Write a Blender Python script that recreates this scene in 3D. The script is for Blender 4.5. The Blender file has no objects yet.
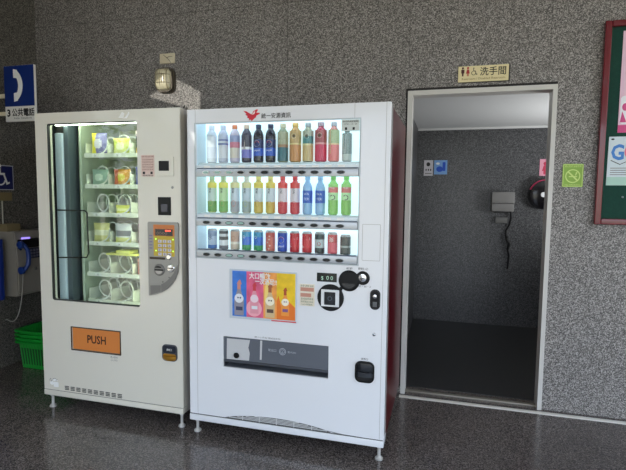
import bpy, bmesh, math, random
from mathutils import Vector, Matrix
from mathutils.geometry import tessellate_polygon
random.seed(7)
PI = math.pi
SC = bpy.context.scene
COL = SC.collection

# ------------------------------------------------------------------ materials
def new_mat(name):
    m = bpy.data.materials.new(name); m.use_nodes = True
    nt = m.node_tree
    return m, nt, nt.nodes['Principled BSDF']

def srgb(c):
    return tuple((v/12.92 if v <= .04045 else ((v+.055)/1.055)**2.4) for v in c)

MC = {}
def M(name, rgb=(200, 200, 200), rough=.5, metal=0., emit=0., coat=0., spec=.5, noise=0., nscale=30.):
    """plain procedural material; rgb is 0-255 sRGB"""
    if name in MC: return MC[name]
    m, nt, b = new_mat(name)
    c = srgb(tuple(v/255 for v in rgb))
    b.inputs['Base Color'].default_value = (*c, 1)
    b.inputs['Roughness'].default_value = rough
    b.inputs['Metallic'].default_value = metal
    b.inputs['Specular IOR Level'].default_value = spec
    b.inputs['Coat Weight'].default_value = coat
    b.inputs['Coat Roughness'].default_value = .06
    if emit:
        b.inputs['Emission Color'].default_value = (*c, 1)
        b.inputs['Emission Strength'].default_value = emit
    if noise:
        tc = nt.nodes.new('ShaderNodeTexCoord'); n = nt.nodes.new('ShaderNodeTexNoise')
        n.inputs['Scale'].default_value = nscale; n.inputs['Detail'].default_value = 4
        r = nt.nodes.new('ShaderNodeMapRange')
        r.inputs[3].default_value = 1-noise; r.inputs[4].default_value = 1+noise
        r.inputs[1].default_value = .3; r.inputs[2].default_value = .7
        h = nt.nodes.new('ShaderNodeHueSaturation'); h.inputs['Color'].default_value = (*c, 1)
        nt.links.new(tc.outputs['Object'], n.inputs['Vector']); nt.links.new(n.outputs['Fac'], r.inputs[0])
        nt.links.new(r.outputs[0], h.inputs['Value']); nt.links.new(h.outputs[0], b.inputs['Base Color'])
    MC[name] = m
    return m

def granite(name, dark, mid, light, scale, rough, seams=None, stain=0., spec=.5, rvar=0.):
    m, nt, b = new_mat(name)
    L = nt.links.new; N = nt.nodes.new
    tc = N('ShaderNodeTexCoord')
    n1 = N('ShaderNodeTexNoise'); n1.inputs['Scale'].default_value = scale; n1.inputs['Detail'].default_value = 1.5
    n1.inputs['Roughness'].default_value = .6
    L(tc.outputs['Object'], n1.inputs['Vector'])
    cr = N('ShaderNodeValToRGB'); e = cr.color_ramp.elements
    e[0].position = .36; e[0].color = (*srgb([v/255 for v in dark]), 1)
    e[1].position = .66; e[1].color = (*srgb([v/255 for v in light]), 1)
    k = e.new(.5); k.color = (*srgb([v/255 for v in mid]), 1)
    vo = N('ShaderNodeTexVoronoi'); vo.inputs['Scale'].default_value = scale*1.25; L(tc.outputs['Object'], vo.inputs['Vector'])
    sc_ = N('ShaderNodeSeparateColor'); L(vo.outputs['Color'], sc_.inputs[0])
    mv = N('ShaderNodeMapRange'); mv.inputs[3].default_value = .30; mv.inputs[4].default_value = .72; L(sc_.outputs[0], mv.inputs[0])
    mm = N('ShaderNodeMix'); mm.data_type = 'FLOAT'; mm.inputs[0].default_value = .62; L(n1.outputs['Fac'], mm.inputs['A']); L(mv.outputs[0], mm.inputs['B'])
    L(mm.outputs['Result'], cr.inputs[0])
    out = cr.outputs[0]
    n2 = N('ShaderNodeTexNoise'); n2.inputs['Scale'].default_value = 1.7; n2.inputs['Detail'].default_value = 5
    L(tc.outputs['Object'], n2.inputs['Vector'])
    if stain:
        mr = N('ShaderNodeMapRange'); mr.inputs[1].default_value = .35; mr.inputs[2].default_value = .65
        mr.inputs[3].default_value = 1-stain; mr.inputs[4].default_value = 1+stain
        L(n2.outputs['Fac'], mr.inputs[0])
        h = N('ShaderNodeHueSaturation'); L(out, h.inputs['Color']); L(mr.outputs[0], h.inputs['Value']); out = h.outputs[0]
    if seams:
        # seams = list of (axis, offset, period): thin dark joints between slabs
        sp = N('ShaderNodeSeparateXYZ'); L(tc.outputs['Object'], sp.inputs[0])
        for ax, off, per, wid, depth in seams:
            a = N('ShaderNodeMath'); a.operation = 'SUBTRACT'; L(sp.outputs[ax], a.inputs[0]); a.inputs[1].default_value = off-per/2
            w = N('ShaderNodeMath'); w.operation = 'WRAP'; L(a.outputs[0], w.inputs[0]); w.inputs[1].default_value = per; w.inputs[2].default_value = 0
            d = N('ShaderNodeMath'); d.operation = 'SUBTRACT'; L(w.outputs[0], d.inputs[0]); d.inputs[1].default_value = per/2
            ab = N('ShaderNodeMath'); ab.operation = 'ABSOLUTE'; L(d.outputs[0], ab.inputs[0])
            lt = N('ShaderNodeMath'); lt.operation = 'LESS_THAN'; L(ab.outputs[0], lt.inputs[0]); lt.inputs[1].default_value = wid
            s = N('ShaderNodeMath'); s.operation = 'MULTIPLY'; L(lt.outputs[0], s.inputs[0]); s.inputs[1].default_value = depth
            mx = N('ShaderNodeMix'); mx.data_type = 'RGBA'; L(s.outputs[0], mx.inputs['Factor']); L(out, mx.inputs['A'])
            mx.inputs['B'].default_value = (.012, .011, .01, 1); out = mx.outputs['Result']
    L(out, b.inputs['Base Color'])
    b.inputs['Roughness'].default_value = rough
    if rvar:
        mr = N('ShaderNodeMapRange'); mr.inputs[3].default_value = rough-rvar; mr.inputs[4].default_value = rough+rvar
        L(n2.outputs['Fac'], mr.inputs[0]); L(mr.outputs[0], b.inputs['Roughness'])
    b.inputs['Specular IOR Level'].default_value = spec
    return m

def glass(name, tint=(.93, .97, .95), ior=1.5, extra=0.):
    m = bpy.data.materials.new(name); m.use_nodes = True
    nt = m.node_tree; nt.nodes.clear(); N = nt.nodes.new; L = nt.links.new
    o = N('ShaderNodeOutputMaterial'); t = N('ShaderNodeBsdfTransparent'); g = N('ShaderNodeBsdfGlossy')
    t.inputs[0].default_value = (*tint, 1); g.inputs['Roughness'].default_value = .015; g.inputs[0].default_value = (1, 1, 1, 1)
    f = N('ShaderNodeFresnel'); f.inputs[0].default_value = ior
    a = N('ShaderNodeMath'); a.operation = 'MULTIPLY_ADD'; a.inputs[1].default_value = 1.25; a.inputs[2].default_value = extra
    L(f.outputs[0], a.inputs[0])
    gm = N('ShaderNodeNewGeometry'); iv = N('ShaderNodeMath'); iv.operation = 'SUBTRACT'; iv.inputs[0].default_value = 1; L(gm.outputs['Backfacing'], iv.inputs[1])
    ml = N('ShaderNodeMath'); ml.operation = 'MULTIPLY'; L(a.outputs[0], ml.inputs[0]); L(iv.outputs[0], ml.inputs[1])
    mx = N('ShaderNodeMixShader'); L(ml.outputs[0], mx.inputs[0]); L(t.outputs[0], mx.inputs[1]); L(g.outputs[0], mx.inputs[2])
    L(mx.outputs[0], o.inputs[0])
    return m

# ------------------------------------------------------------------ mesh builder
def rr(x0, x1, z0, z1, r, n=6):
    pts = []
    for cx, cz, a0 in ((x1-r, z1-r, 0), (x0+r, z1-r, 90), (x0+r, z0+r, 180), (x1-r, z0+r, 270)):
        for i in range(n+1):
            a = math.radians(a0+90*i/n); pts.append((cx+r*math.cos(a), cz+r*math.sin(a)))
    return pts
def ell(cx, cz, rx, rz=None, n=28, a0=0, a1=360):
    rz = rx if rz is None else rz
    full = abs(a1-a0) >= 360
    k = n if full else n+1
    return [(cx+rx*math.cos(math.radians(a0+(a1-a0)*i/n)), cz+rz*math.sin(math.radians(a0+(a1-a0)*i/n))) for i in range(k)]

class MB:
    def __init__(s): s.bm = bmesh.new(); s.k = 0; s.mats = []
    def m(s, mat):
        if mat not in s.mats: s.mats.append(mat)
        s.k = s.mats.index(mat); return s
    def face(s, vs):
        try:
            f = s.bm.faces.new(vs); f.material_index = s.k; return f
        except ValueError: return None
    def box(s, x0, x1, y0, y1, z0, z1, bev=0., seg=2):
        r = bmesh.ops.create_cube(s.bm, size=1)
        for v in r['verts']:
            v.co = Vector((x0 if v.co.x < 0 else x1, y0 if v.co.y < 0 else y1, z0 if v.co.z < 0 else z1))
        fs = {f for v in r['verts'] for f in v.link_faces}
        for f in fs: f.material_index = s.k
        if bev:
            es = list({e for f in fs for e in f.edges})
            rb = bmesh.ops.bevel(s.bm, geom=es, offset=bev, segments=seg, profile=.6, affect='EDGES')
            for f in rb['faces']: f.material_index = s.k
        return s
    def plate(s, outer, holes=(), y0=0., y1=.01, bev=0.):
        """polygon in x/z with optional holes, extruded from y0 (front) to y1 (back)"""
        loops = [list(outer)]+[list(h) for h in holes]
        pts = [Vector((x, z, 0)) for lp in loops for x, z in lp]
        tris = tessellate_polygon([[Vector((x, z, 0)) for x, z in lp] for lp in loops])
        A = [s.bm.verts.new((p.x, y0, p.y)) for p in pts]; B = [s.bm.verts.new((p.x, y1, p.y)) for p in pts]
        for t in tris:
            a, b_, c = (pts[i] for i in t)
            cr = (b_-a).cross(c-a).z
            if abs(cr) < 1e-12: continue
            t = t if cr > 0 else tuple(reversed(t))
            s.face([A[i] for i in t]); s.face([B[i] for i in reversed(t)])
        k = 0
        for lp in loops:
            n = len(lp)
            for i in range(n):
                j = (i+1) % n
                s.face([A[k+i], B[k+i], B[k+j], A[k+j]])
            k += n
        return s
    def lathe(s, prof, c=(0, 0, 0), seg=24, axis='z', a0=0, a1=360, cap=True, sx=1., sy=1.):
        """prof = [(r,h)...]; revolves about axis through c"""
        full = abs(a1-a0) >= 360; n = seg if full else seg+1
        rings = []
        for r, h in prof:
            ring = []
            for i in range(n):
                a = math.radians(a0+(a1-a0)*i/seg)
                x, y, z = r*math.cos(a)*sx, r*math.sin(a)*sy, h
                if axis == 'y': x, y, z = x, h, y      # h along +y
                elif axis == 'x': x, y, z = h, x, y
                ring.append(s.bm.verts.new((c[0]+x, c[1]+y, c[2]+z)))
            rings.append(ring)
        for a, b_ in zip(rings, rings[1:]):
            for i in range(n if full else n-1):
                j = (i+1) % n; s.face([a[i], a[j], b_[j], b_[i]])
        if cap and full:
            if prof[0][0] > 1e-6: s.face(list(reversed(rings[0])))
            if prof[-1][0] > 1e-6: s.face(rings[-1])
        return s
    def tube(s, pts, r, seg=8, closed=False):
        pts = [Vector(p) for p in pts]; n = len(pts); rings = []
        up = Vector((0, 0, 1)); prev = None
        for i, p in enumerate(pts):
            a = pts[i-1] if (i > 0 or closed) else p; b_ = pts[(i+1) % n] if (i < n-1 or closed) else p
            t = (b_-a).normalized()
            if prev is None:
                u = t.orthogonal().normalized()
            else:
                u = (prev-t*prev.dot(t)); u = u.normalized() if u.length > 1e-6 else t.orthogonal().normalized()
            prev = u; v = t.cross(u)
            rings.append([s.bm.verts.new(p+(u*math.cos(2*PI*k/seg)+v*math.sin(2*PI*k/seg))*r) for k in range(seg)])
        for i in range(n if closed else n-1):
            a, b_ = rings[i], rings[(i+1) % n]
            for k in range(seg): s.face([a[k], a[(k+1) % seg], b_[(k+1) % seg], b_[k]])
        if not closed: s.face(list(reversed(rings[0]))); s.face(rings[-1])
        return s
    def text(s, body, x, z, size, y=0., th=.0006, align='LEFT', wx=1., bold=0., width=None):
        """upright lettering facing -y; (x,z) is the base line's start (or centre)"""
        cu = bpy.data.curves.new('tmp', 'FONT'); cu.body = body; cu.size = 1; cu.align_x = align
        cu.resolution_u = 2; cu.offset = bold
        ob = bpy.data.objects.new('tmp', cu); COL.objects.link(ob)
        bpy.context.view_layer.update()
        ev = ob.evaluated_get(bpy.context.evaluated_depsgraph_get()); me = ev.to_mesh()
        if width:
            xs = [v.co.x for v in me.vertices]; wx = width/((max(xs)-min(xs))*size)
        vs = [v.co.copy() for v in me.vertices]; ps = [list(p.vertices) for p in me.polygons]
        ev.to_mesh_clear(); bpy.data.objects.remove(ob); bpy.data.curves.remove(cu)
        V = [s.bm.verts.new((x+v.x*size*wx, y, z+v.y*size)) for v in vs]
        for p in ps: s.face([V[i] for i in p])
        return s
    def wrap(s, i0, cx, cy, r):
        """bend everything added since vertex i0 (flat, facing -y, x centred on cx) round a vertical cylinder"""
        s.bm.verts.ensure_lookup_table()
        for v in list(s.bm.verts)[i0:]:
            a = (v.co.x-cx)/r; d = r+(cy-v.co.y)*0
            v.co.x = cx+d*math.sin(a); v.co.y = cy-d*math.cos(a)
    def build(s, name, mat=None, parent=None, smooth=True, ang=26):
        bmesh.ops.remove_doubles(s.bm, verts=s.bm.verts[:], dist=1e-6) if False else None
        me = bpy.data.meshes.new(name); s.bm.to_mesh(me); s.bm.free()
        for mt in (s.mats or [mat]): me.materials.append(mt)
        if smooth:
            for p in me.polygons: p.use_smooth = True
            me.set_sharp_from_angle(angle=math.radians(ang))
        o = bpy.data.objects.new(name, me); COL.objects.link(o)
        if parent: o.parent = parent
        return o

def tag(o, label, cat, group=None, kind=None):
    if label: o['label'] = label
    if cat: o['category'] = cat
    if group: o['group'] = group
    if kind: o['kind'] = kind
    return o
def thing(name, label, cat, loc=(0, 0, 0), rz=0., group=None):
    o = bpy.data.objects.new(name, None); COL.objects.link(o); o.empty_display_size = .05
    o.location = loc; o.rotation_euler = (0, 0, rz)
    return tag(o, label, cat, group)
def struct(o, label=None, cat='structure'):
    o['kind'] = 'structure'
    if label: o['label'] = label
    o['category'] = cat
    return o

# ------------------------------------------------------------------ camera (solved from the photograph)
F, CX, CY, CZ, YAW, PITCH, ROLL = 480.232, 1.39253, -3.30591, 1.37336, .271733, -.0832633, .0106666
fw = Vector((-math.sin(YAW)*math.cos(PITCH), math.cos(YAW)*math.cos(PITCH), math.sin(PITCH)))
ri = Vector((math.cos(YAW), math.sin(YAW), 0)); up = ri.cross(fw)
r2 = ri*math.cos(ROLL)+up*math.sin(ROLL); u2 = -ri*math.sin(ROLL)+up*math.cos(ROLL)
cam = bpy.data.cameras.new('camera'); co = bpy.data.objects.new('camera', cam); COL.objects.link(co)
co.matrix_world = Matrix(((r2.x, u2.x, -fw.x, CX), (r2.y, u2.y, -fw.y, CY), (r2.z, u2.z, -fw.z, CZ), (0, 0, 0, 1)))
cam.sensor_fit = 'HORIZONTAL'; cam.sensor_width = 36; cam.lens = F/626*36; cam.clip_start = .05; cam.clip_end = 200
SC.camera = co

# ------------------------------------------------------------------ shared materials
WALLG = granite('speckled_grey_granite', (66, 64, 62), (114, 110, 106), (182, 177, 172), 150, .42,
                seams=[('X', -.58, .85, .0022, .45), ('Z', 2.715, 5.4, .0022, .5)], stain=.05, spec=.35)
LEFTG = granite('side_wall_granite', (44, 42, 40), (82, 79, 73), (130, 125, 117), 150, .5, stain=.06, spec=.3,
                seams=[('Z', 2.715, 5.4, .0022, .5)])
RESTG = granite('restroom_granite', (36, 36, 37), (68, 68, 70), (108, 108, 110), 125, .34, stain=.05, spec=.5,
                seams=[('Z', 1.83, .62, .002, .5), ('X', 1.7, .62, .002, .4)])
FLOORG = granite('polished_floor_granite', (52, 47, 44), (84, 77, 73), (134, 125, 119), 150, .16, stain=.14, spec=.55, rvar=.05,
                 seams=[('X', 1.255, .6, .0016, .5), ('Y', -.62, .6, .0016, .4)])
CREAM = M('cream_enamel', (222, 217, 202), .22, coat=.35, spec=.5)
WHITE = M('white_enamel', (229, 230, 232), .2, coat=.35, spec=.5)
WHITE2 = M('white_plastic', (225, 226, 226), .4)
SEAM = M('panel_gap', (70, 68, 64), .7)
GREYP = M('grey_side_enamel', (150, 148, 146), .4)
RED = M('dark_red_enamel', (76, 5, 15), .3, coat=.0, spec=.3)
BLACK = M('black_plastic', (9, 9, 10), .45, spec=.3)
BLACKM = M('matte_black', (10, 10, 11), .6)
CHROME = M('chrome', (205, 205, 205), .18, metal=1)
STEEL = M('brushed_steel', (170, 168, 164), .35, metal=1)
PAPER = M('white_paper', (236, 236, 232), .7)
INK = M('black_ink', (22, 20, 20), .6)
GREYINK = M('grey_print', (120, 118, 114), .7)

# ------------------------------------------------------------------ room shell
b = MB(); b.plate([(-2.05, 0), (1.143, 0), (1.143, 2.041), (2.0, 2.041), (2.0, 0), (5.2, 0), (5.2, 3.3), (-2.05, 3.3)], (), 0, .12)
struct(b.build('wall_back', WALLG, smooth=False), 'speckled grey granite wall behind both vending machines, pierced by the restroom doorway', 'wall')
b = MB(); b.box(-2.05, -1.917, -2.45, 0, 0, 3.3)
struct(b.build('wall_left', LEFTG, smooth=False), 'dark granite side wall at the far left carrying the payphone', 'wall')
b = MB(); b.box(-2.05, 5.35, -4.8, 2.3, -.1, 0)
struct(b.build('floor', FLOORG, smooth=False), 'polished dark speckled granite floor in front of the machines', 'floor')
b = MB(); b.box(-2.05, 5.35, -4.6, .12, 3.3, 3.42)
struct(b.build('ceiling', M('ceiling_plaster', (205, 203, 198), .8, noise=.03), smooth=False), 'plain plaster ceiling over the lobby', 'ceiling')
b = MB()
for q in ((-30, -2.05, -30, 12), (-2.05, 5.35, -30, -4.8), (5.35, 30, -30, 12)): b.box(q[0], q[1], q[2], q[3], -.12, -.02)
struct(b.build('trim_6', M('pavement', (196, 182, 156), .85, noise=.06, nscale=3), smooth=False), 'pale street paving outside the lobby', 'pavement')
b = MB()
h1 = [(x-.035, z+.012) for x, z in [(-1.876, 3.045), (-1.724, 3.121), (-1.590, 3.053), (-1.590, 2.86), (-1.70, 2.99)]]  # hole cut to outline the sun patch on the back wall
h2 = [(-1.20, 2.682), (-1.10, 2.625), (-1.10, 2.56), (-1.155, 2.56)]  # hole cut to outline the patch inside the drinks window
b.plate([(-2.05, 0), (-.15, 0), (-.15, 2.42), (5.35, 2.42), (5.35, 3.3), (-2.05, 3.3)], [h1, h2], -4.75, -4.7)  # unseen light mask; its solid left part is added to darken the corner
struct(b.build('wall_light_mask', M('light_mask_plaster', (190, 186, 178), .8), smooth=False), 'unseen front wall and lintel, added and pierced to shape light entering the lobby', 'wall')
# restroom beyond the doorway
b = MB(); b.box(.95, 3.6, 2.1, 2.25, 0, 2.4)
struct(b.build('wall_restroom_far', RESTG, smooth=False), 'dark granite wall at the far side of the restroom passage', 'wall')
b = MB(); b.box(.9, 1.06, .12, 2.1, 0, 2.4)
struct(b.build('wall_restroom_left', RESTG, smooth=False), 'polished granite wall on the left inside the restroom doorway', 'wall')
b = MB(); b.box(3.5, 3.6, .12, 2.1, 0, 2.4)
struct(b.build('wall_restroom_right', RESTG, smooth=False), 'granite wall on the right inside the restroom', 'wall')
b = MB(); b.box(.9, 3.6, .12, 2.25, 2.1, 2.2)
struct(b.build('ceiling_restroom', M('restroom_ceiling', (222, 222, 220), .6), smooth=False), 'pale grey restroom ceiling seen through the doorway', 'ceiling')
b = MB(); b.box(1.06, 3.5, 2.082, 2.1, 2.078, 2.1, .003)
struct(b.build('trim_1', M('ceiling_trim', (214, 214, 212), .5)), 'thin pale moulding where the restroom ceiling meets the wall', 'trim')
b = MB(); b.box(1.06, 3.5, .135, 2.1, 0, .003)
struct(b.build('floor_restroom', M('restroom_tile', (46, 46, 46), .35, noise=.1), smooth=False), 'dark restroom floor beyond the threshold', 'floor')
# floor strip along the wall, threshold
b = MB(); b.box(1.115, 5.2, -.078, -.040, 0, .004, .001)
struct(b.build('trim_2', M('white_floor_strip', (232, 228, 218), .4)), 'narrow white strip set in the floor along the wall', 'trim')
b = MB(); b.box(1.143, 2.0, .028, .062, 0, .012, .002)
struct(b.build('trim_3', M('metal_threshold', (150, 144, 132), .35, metal=.6)), 'metal threshold strip across the restroom doorway', 'trim')
# door frame
FRM = M('door_frame_paint', (204, 201, 194), .35)
b = MB()
b.plate([(1.117, 0), (1.143, 0), (1.143, 2.041), (2.0, 2.041), (2.0, 0), (2.021, 0), (2.021, 2.066), (1.117, 2.066)], (), -.012, 0)
b.box(1.143, 1.148, -.012, .10, 0, 2.041); b.box(1.995, 2.0, -.012, .10, 0, 2.041); b.box(1.148, 1.995, -.012, .10, 2.036, 2.041)
dr = b.build('door_1', FRM); struct(dr, 'pale painted metal frame around the open restroom doorway', 'door frame')
b = MB(); b.plate([(1.104, 2.02), (1.117, 2.02), (1.117, 2.066), (2.021, 2.066), (2.021, 2.082), (1.104, 2.082)], (), -.004, 0)
b.box(1.106, 1.117, -.004, 0, .05, 2.02)
b.build('frame_sealant', M('dark_sealant', (34, 30, 28), .8), dr, smooth=False)

# ------------------------------------------------------------------ RIGHT VENDING MACHINE (drinks)
RX, RY = 0., -.9132
W1, H1, D1 = 1.115, 1.83, .87
rm = thing('vending_machine', 'white drinks vending machine with a red side and three lit rows of bottles and cans', 'vending machine', (RX, RY, 0))
ZB = .075
b = MB(); b.m(RED); b.box(.004, W1-.004, .126, D1, ZB, H1-.006, .004); b.box(.004, .012, .1, .126, ZB, H1-.006); b.box(W1-.012, W1-.004, .1, .126, ZB, H1-.006)
b_hole = None
# cabinet is a shell around the display recess: the door in front carries the recess liner
b.build('cabinet', RED, rm)
# door panel with openings
win = [(.052, 1.022), (.962, 1.022), (.962, 1.752), (.052, 1.752)]
b = MB(); b.m(WHITE)
b.plate([(.002, .115), (W1-.002, .115), (W1-.002, H1), (.002, H1)], [win, [(.213, .409), (.817, .409), (.817, .584), (.213, .584)]], 0, .012)
b.m(GREYP)
b.box(.002, .014, .0121, .1, .115, H1); b.box(W1-.014, W1-.002, .0121, .1, .115, H1)
b.m(WHITE); b.box(.014, W1-.014, .0121, .1, H1-.012, H1)
b.box(.014, W1-.014, .0121, .1, .115, .127)
b.build('door', WHITE, rm, smooth=False)
# bevel-like rounded outer edge strips of the door
for x in (.007, W1-.007):
    b = MB(); b.lathe([(.008, .117), (.008, H1-.002)], (x, .0075, 0), 16); b.build('door_edge', WHITE, rm)
b = MB(); b.box(0, W1, -.004, .1, ZB, .110, .003); b.build('base_strip', WHITE, rm)
for x0, x1, z0, z1 in ((.0505, .0525, .117, H1-.001), (1.092, 1.094, .117, H1-.001), (.934, .936, 1.757, H1-.001)):
    b = MB(); b.box(x0, x1, -.0006, .001, z0, z1); b.build('panel_seam', M('soft_seam', (168, 166, 162), .6), rm, smooth=False)
b = MB(); b.box(.003, W1-.003, .0008, .01, .1101, .1149); b.build('door_gap', SEAM, rm, smooth=False)
# service hatch outline right of the window
b = MB(); b.plate(rr(.984, 1.076, 1.045, 1.230, .004), [rr(.986, 1.074, 1.047, 1.228, .003)], -.0007, .001)
b.build('hatch', M('soft_seam'), rm, smooth=False)
# display recess
LITP = M('backlit_panel', (214, 234, 240), .5, emit=.7)
LINER = M('display_liner', (206, 222, 230), .35)
b = MB(); b.box(.052, .962, .118, .122, 1.022, 1.775); b.build('backlit_panel', LITP, rm, smooth=False)
b = MB()
b.box(.03, .052, .012, .118, 1.0, 1.79); b.box(.962, .985, .012, .118, 1.0, 1.79)
b.box(.052, .962, .012, .118, 1.775, 1.79); b.box(.052, .962, .012, .118, 1.0, 1.022)
b.build('display_liner', LINER, rm, smooth=False)
# cut the cabinet around the recess is hidden: the liner sits before the cabinet face (y<.1) except its back
for z in (1.545, 1.268, 1.057):
    b = MB(); b.box(.053, .961, .03, .117, z-.012, z-.001, .001); b.build('display_shelf', M('clear_grey_shelf', (205, 214, 218), .25), rm)
TUBE = M('led_tube', (225, 242, 255), .4, emit=3.2)
for z in (1.768, 1.500, 1.222):
    b = MB(); b.lathe([(.006, .06), (.006, .955)], (0, .045, z), 10, axis='x'); b.build('light_tube', TUBE, rm)
# rails carrying the buttons
RAIL = M('silver_rail', (176, 180, 184), .3, metal=.35)
RAILG = M('tag_strip', (216, 226, 230), .3)
SGREEN = M('price_green', (30, 110, 84), .4); LAMPG = M('button_lamp', (120, 220, 180), .4, emit=.5)
for ri_, (z0, z1, zb) in enumerate(((1.468, 1.53, 1.489), (1.198, 1.262, 1.217), (1.024, 1.0665, 1.040))):
    b = MB(); b.m(RAIL); b.box(.055, .96, -.008, .024, z0, z0+.04, .004); b.m(RAILG); b.box(.055, .96, .002, .024, z0+.0405, z1, .001)
    b.m(M('rail_line', (60, 74, 92), .4)); b.box(.06, .956, -.0015, .0015, z0+.0415, z0+.0455)
    b.m(PAPER)
    for i in range(12):
        x = .119+.0683*i; b.box(x-.018, x+.018, .0005, .0018, z0+.047, max(z1-.003, z0+.0485))
    rail = b.build('button_rail', RAIL, rm)
    for i in range(12):
        x = .119+.0683*i; b = MB()
        b.m(CHROME if (ri_ == 0 and i < 5) else M('button_bezel', (96, 100, 104), .3, metal=.4)); b.lathe([(.022, 0), (.022, .003), (.019, .0045)], (x, -.0125, zb), 20, axis='y', sy=.44)
        lit = (ri_ == 0 and i < 3) or (ri_ == 1 and i in (2, 3)) or (ri_ == 2 and i in (2, 3))
        b.m(M('pale_button', (150, 185, 175), .25) if lit else M('dark_button', (18, 24, 24), .25)); b.lathe([(.014, 0), (.0175, .0018), (.0175, .0032)], (x, -.0155, zb), 20, axis='y', sy=.4)
        b.build('selection_button', None, rail)
GLS = glass('display_glass', (.96, .985, .98), 1.45)
b = MB(); b.box(.0525, .9615, .026, .029, 1.0225, 1.7515); b.build('glass_pane', GLS, rm, smooth=False)
b = MB(); b.plate([(.046, 1.016), (.968, 1.016), (.968, 1.758), (.046, 1.758)], [(win)], -.003, 0)
b.build('window_frame', M('window_frame_grey', (184, 192, 194), .4), rm, smooth=False)
# instruction card in the window's right top corner
b = MB(); b.m(M('card_grey', (206, 212, 206), .6)); b.box(.868, .96, .0, .0016, 1.694, 1.75)
b.m(INK); b.text('請先投幣再按選擇鈕', .914, 1.737, .0105, y=-.0006, align='CENTER', width=.08); b.text('NT$ 5・10・50', .914, 1.724, .010, y=-.0006, align='CENTER', width=.066)
b.box(.886, .897, -.0004, 0, 1.699, 1.712); b.box(.925, .936, -.0004, 0, 1.699, 1.712)
b.build('instruction_card', None, rm, smooth=False)
# bird emblem and lettering above window
b = MB(); b.m(M('emblem_red', (204, 30, 52), .4))
P = lambda pts: [(.335+x*.0955, 1.756+y*.062) for x, y in pts]
b.plate(P([(0, .93), (.2, .86), (.42, .66), (.52, .6), (.6, .84), (.78, 1.0), (.9, .98), (.84, .86), (.78, .74), (1, .7), (.96, .6), (.8, .5), (.74, .32), (.62, .2), (.5, .02), (.46, .16), (.34, .1), (.36, .24), (.22, .36), (.28, .44), (.12, .6), (.2, .64)]), (), -.0012, .001)
b.m(M('emblem_notch', (232, 232, 230), .4)); b.plate(P([(.5, .56), (.56, .62), (.66, .82), (.72, .84), (.66, .62)]), (), -.0016, -.0012)
b.build('bird_emblem', None, rm, smooth=False)
b = MB(); b.m(INK); b.text('統一安源資訊', .437, 1.772, .029, y=-.0012, width=.163, bold=.01); b.build('lettering', None, rm, smooth=False)
# advertising poster
b = MB()
b.m(M('poster_frame', (196, 204, 210), .25)); b.box(.254, .642, -.006, .001, .692, .965, .002)
X0, X1, Z0, Z1 = .272, .634, .706, .957
cols = [(56, 118, 205), (222, 96, 132), (238, 158, 78), (236, 196, 40)]
xs = [X0, .356, .454, .53, X1]
for i, c in enumerate(cols):
    b.m(M('poster_tone_%s' % 'abcd'[i], c, .35, noise=.18, nscale=18)); b.box(xs[i], xs[i+1], -.0068, -.006, Z0, Z1)
b.m(M('poster_orange', (232, 120, 40), .4)); b.plate([(.53, Z0), (X1, Z0), (X1, Z0+.07), (.6, Z0+.10), (.56, Z0+.06), (.54, Z0+.13), (.53, Z0+.1)], (), -.0071, -.0068)
b.m(M('poster_pale_pink', (240, 168, 180), .4)); b.plate(ell(.40, Z0+.05, .045, .045), (), -.0071, -.0068)
b.m(M('poster_pale_gold', (248, 214, 120), .4)); b.plate(ell(.482, Z0+.12, .022, .085), (), -.0071, -.0068)
def poster_bottle(cx, z, s, body, cap, band, lid):
    b.m(M('pb_'+body[0], body[1], .4)); b.plate([(cx-.024*s, z), (cx+.024*s, z), (cx+.025*s, z+.075*s), (cx+.016*s, z+.1*s), (cx+.008*s, z+.125*s), (cx-.008*s, z+.125*s), (cx-.016*s, z+.1*s), (cx-.025*s, z+.075*s)], (), -.0075, -.0071)
    b.m(M('pb_'+cap[0], cap[1], .4)); b.plate([(cx-.009*s, z+.125*s), (cx+.009*s, z+.125*s), (cx+.008*s, z+.15*s), (cx-.008*s, z+.15*s)], (), -.0078, -.0075)
    b.plate([(cx-.012*s, z+.15*s), (cx+.014*s, z+.15*s), (cx+.006*s, z+.172*s), (cx-.004*s, z+.166*s)], (), -.0078, -.0075)
    b.m(M('pb_'+lid[0], lid[1], .4)); b.plate(ell(cx, z+.082*s, .023*s, .022*s), (), -.0079, -.0075)
    b.m(M('pb_'+band[0], band[1], .4)); b.box(cx-.016*s, cx+.018*s, -.0079, -.0075, z+.024*s, z+.042*s); b.plate(ell(cx-.005*s, z+.085*s, .004*s), (), -.0083, -.0079); b.plate(ell(cx+.007*s, z+.085*s, .004*s), (), -.0083, -.0079)
poster_bottle(.312, .712, 1.15, ('grey', (146, 142, 152)), ('coral', (206, 138, 120)), ('navy', (58, 62, 92)), ('white', (226, 228, 232)))
poster_bottle(.402, .728, 1.0, ('rose', (226, 150, 164)), ('red', (206, 60, 70)), ('white', (240, 232, 232)), ('blush', (240, 214, 220)))
poster_bottle(.492, .712, 1.1, ('tan', (214, 186, 140)), ('brown', (168, 96, 60)), ('dark', (90, 70, 60)), ('cream', (242, 234, 210)))
poster_bottle(.578, .728, .9, ('amber', (238, 152, 66)), ('rust', (176, 76, 40)), ('violet', (128, 88, 140)), ('cream', (242, 234, 210)))
b.m(PAPER); b.text('大口暢飲', .372, .921, .036, y=-.0085, width=.122, bold=.02); b.text('一次滿足!!', .405, .893, .034, y=-.0085, width=.125, bold=.02)
b.m(M('poster_red_edge', (214, 60, 66), .4)); b.box(.50, .64, -.0072, -.006, .6945, .7005)
b.build('advertising_poster', None, rm, smooth=False)
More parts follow.
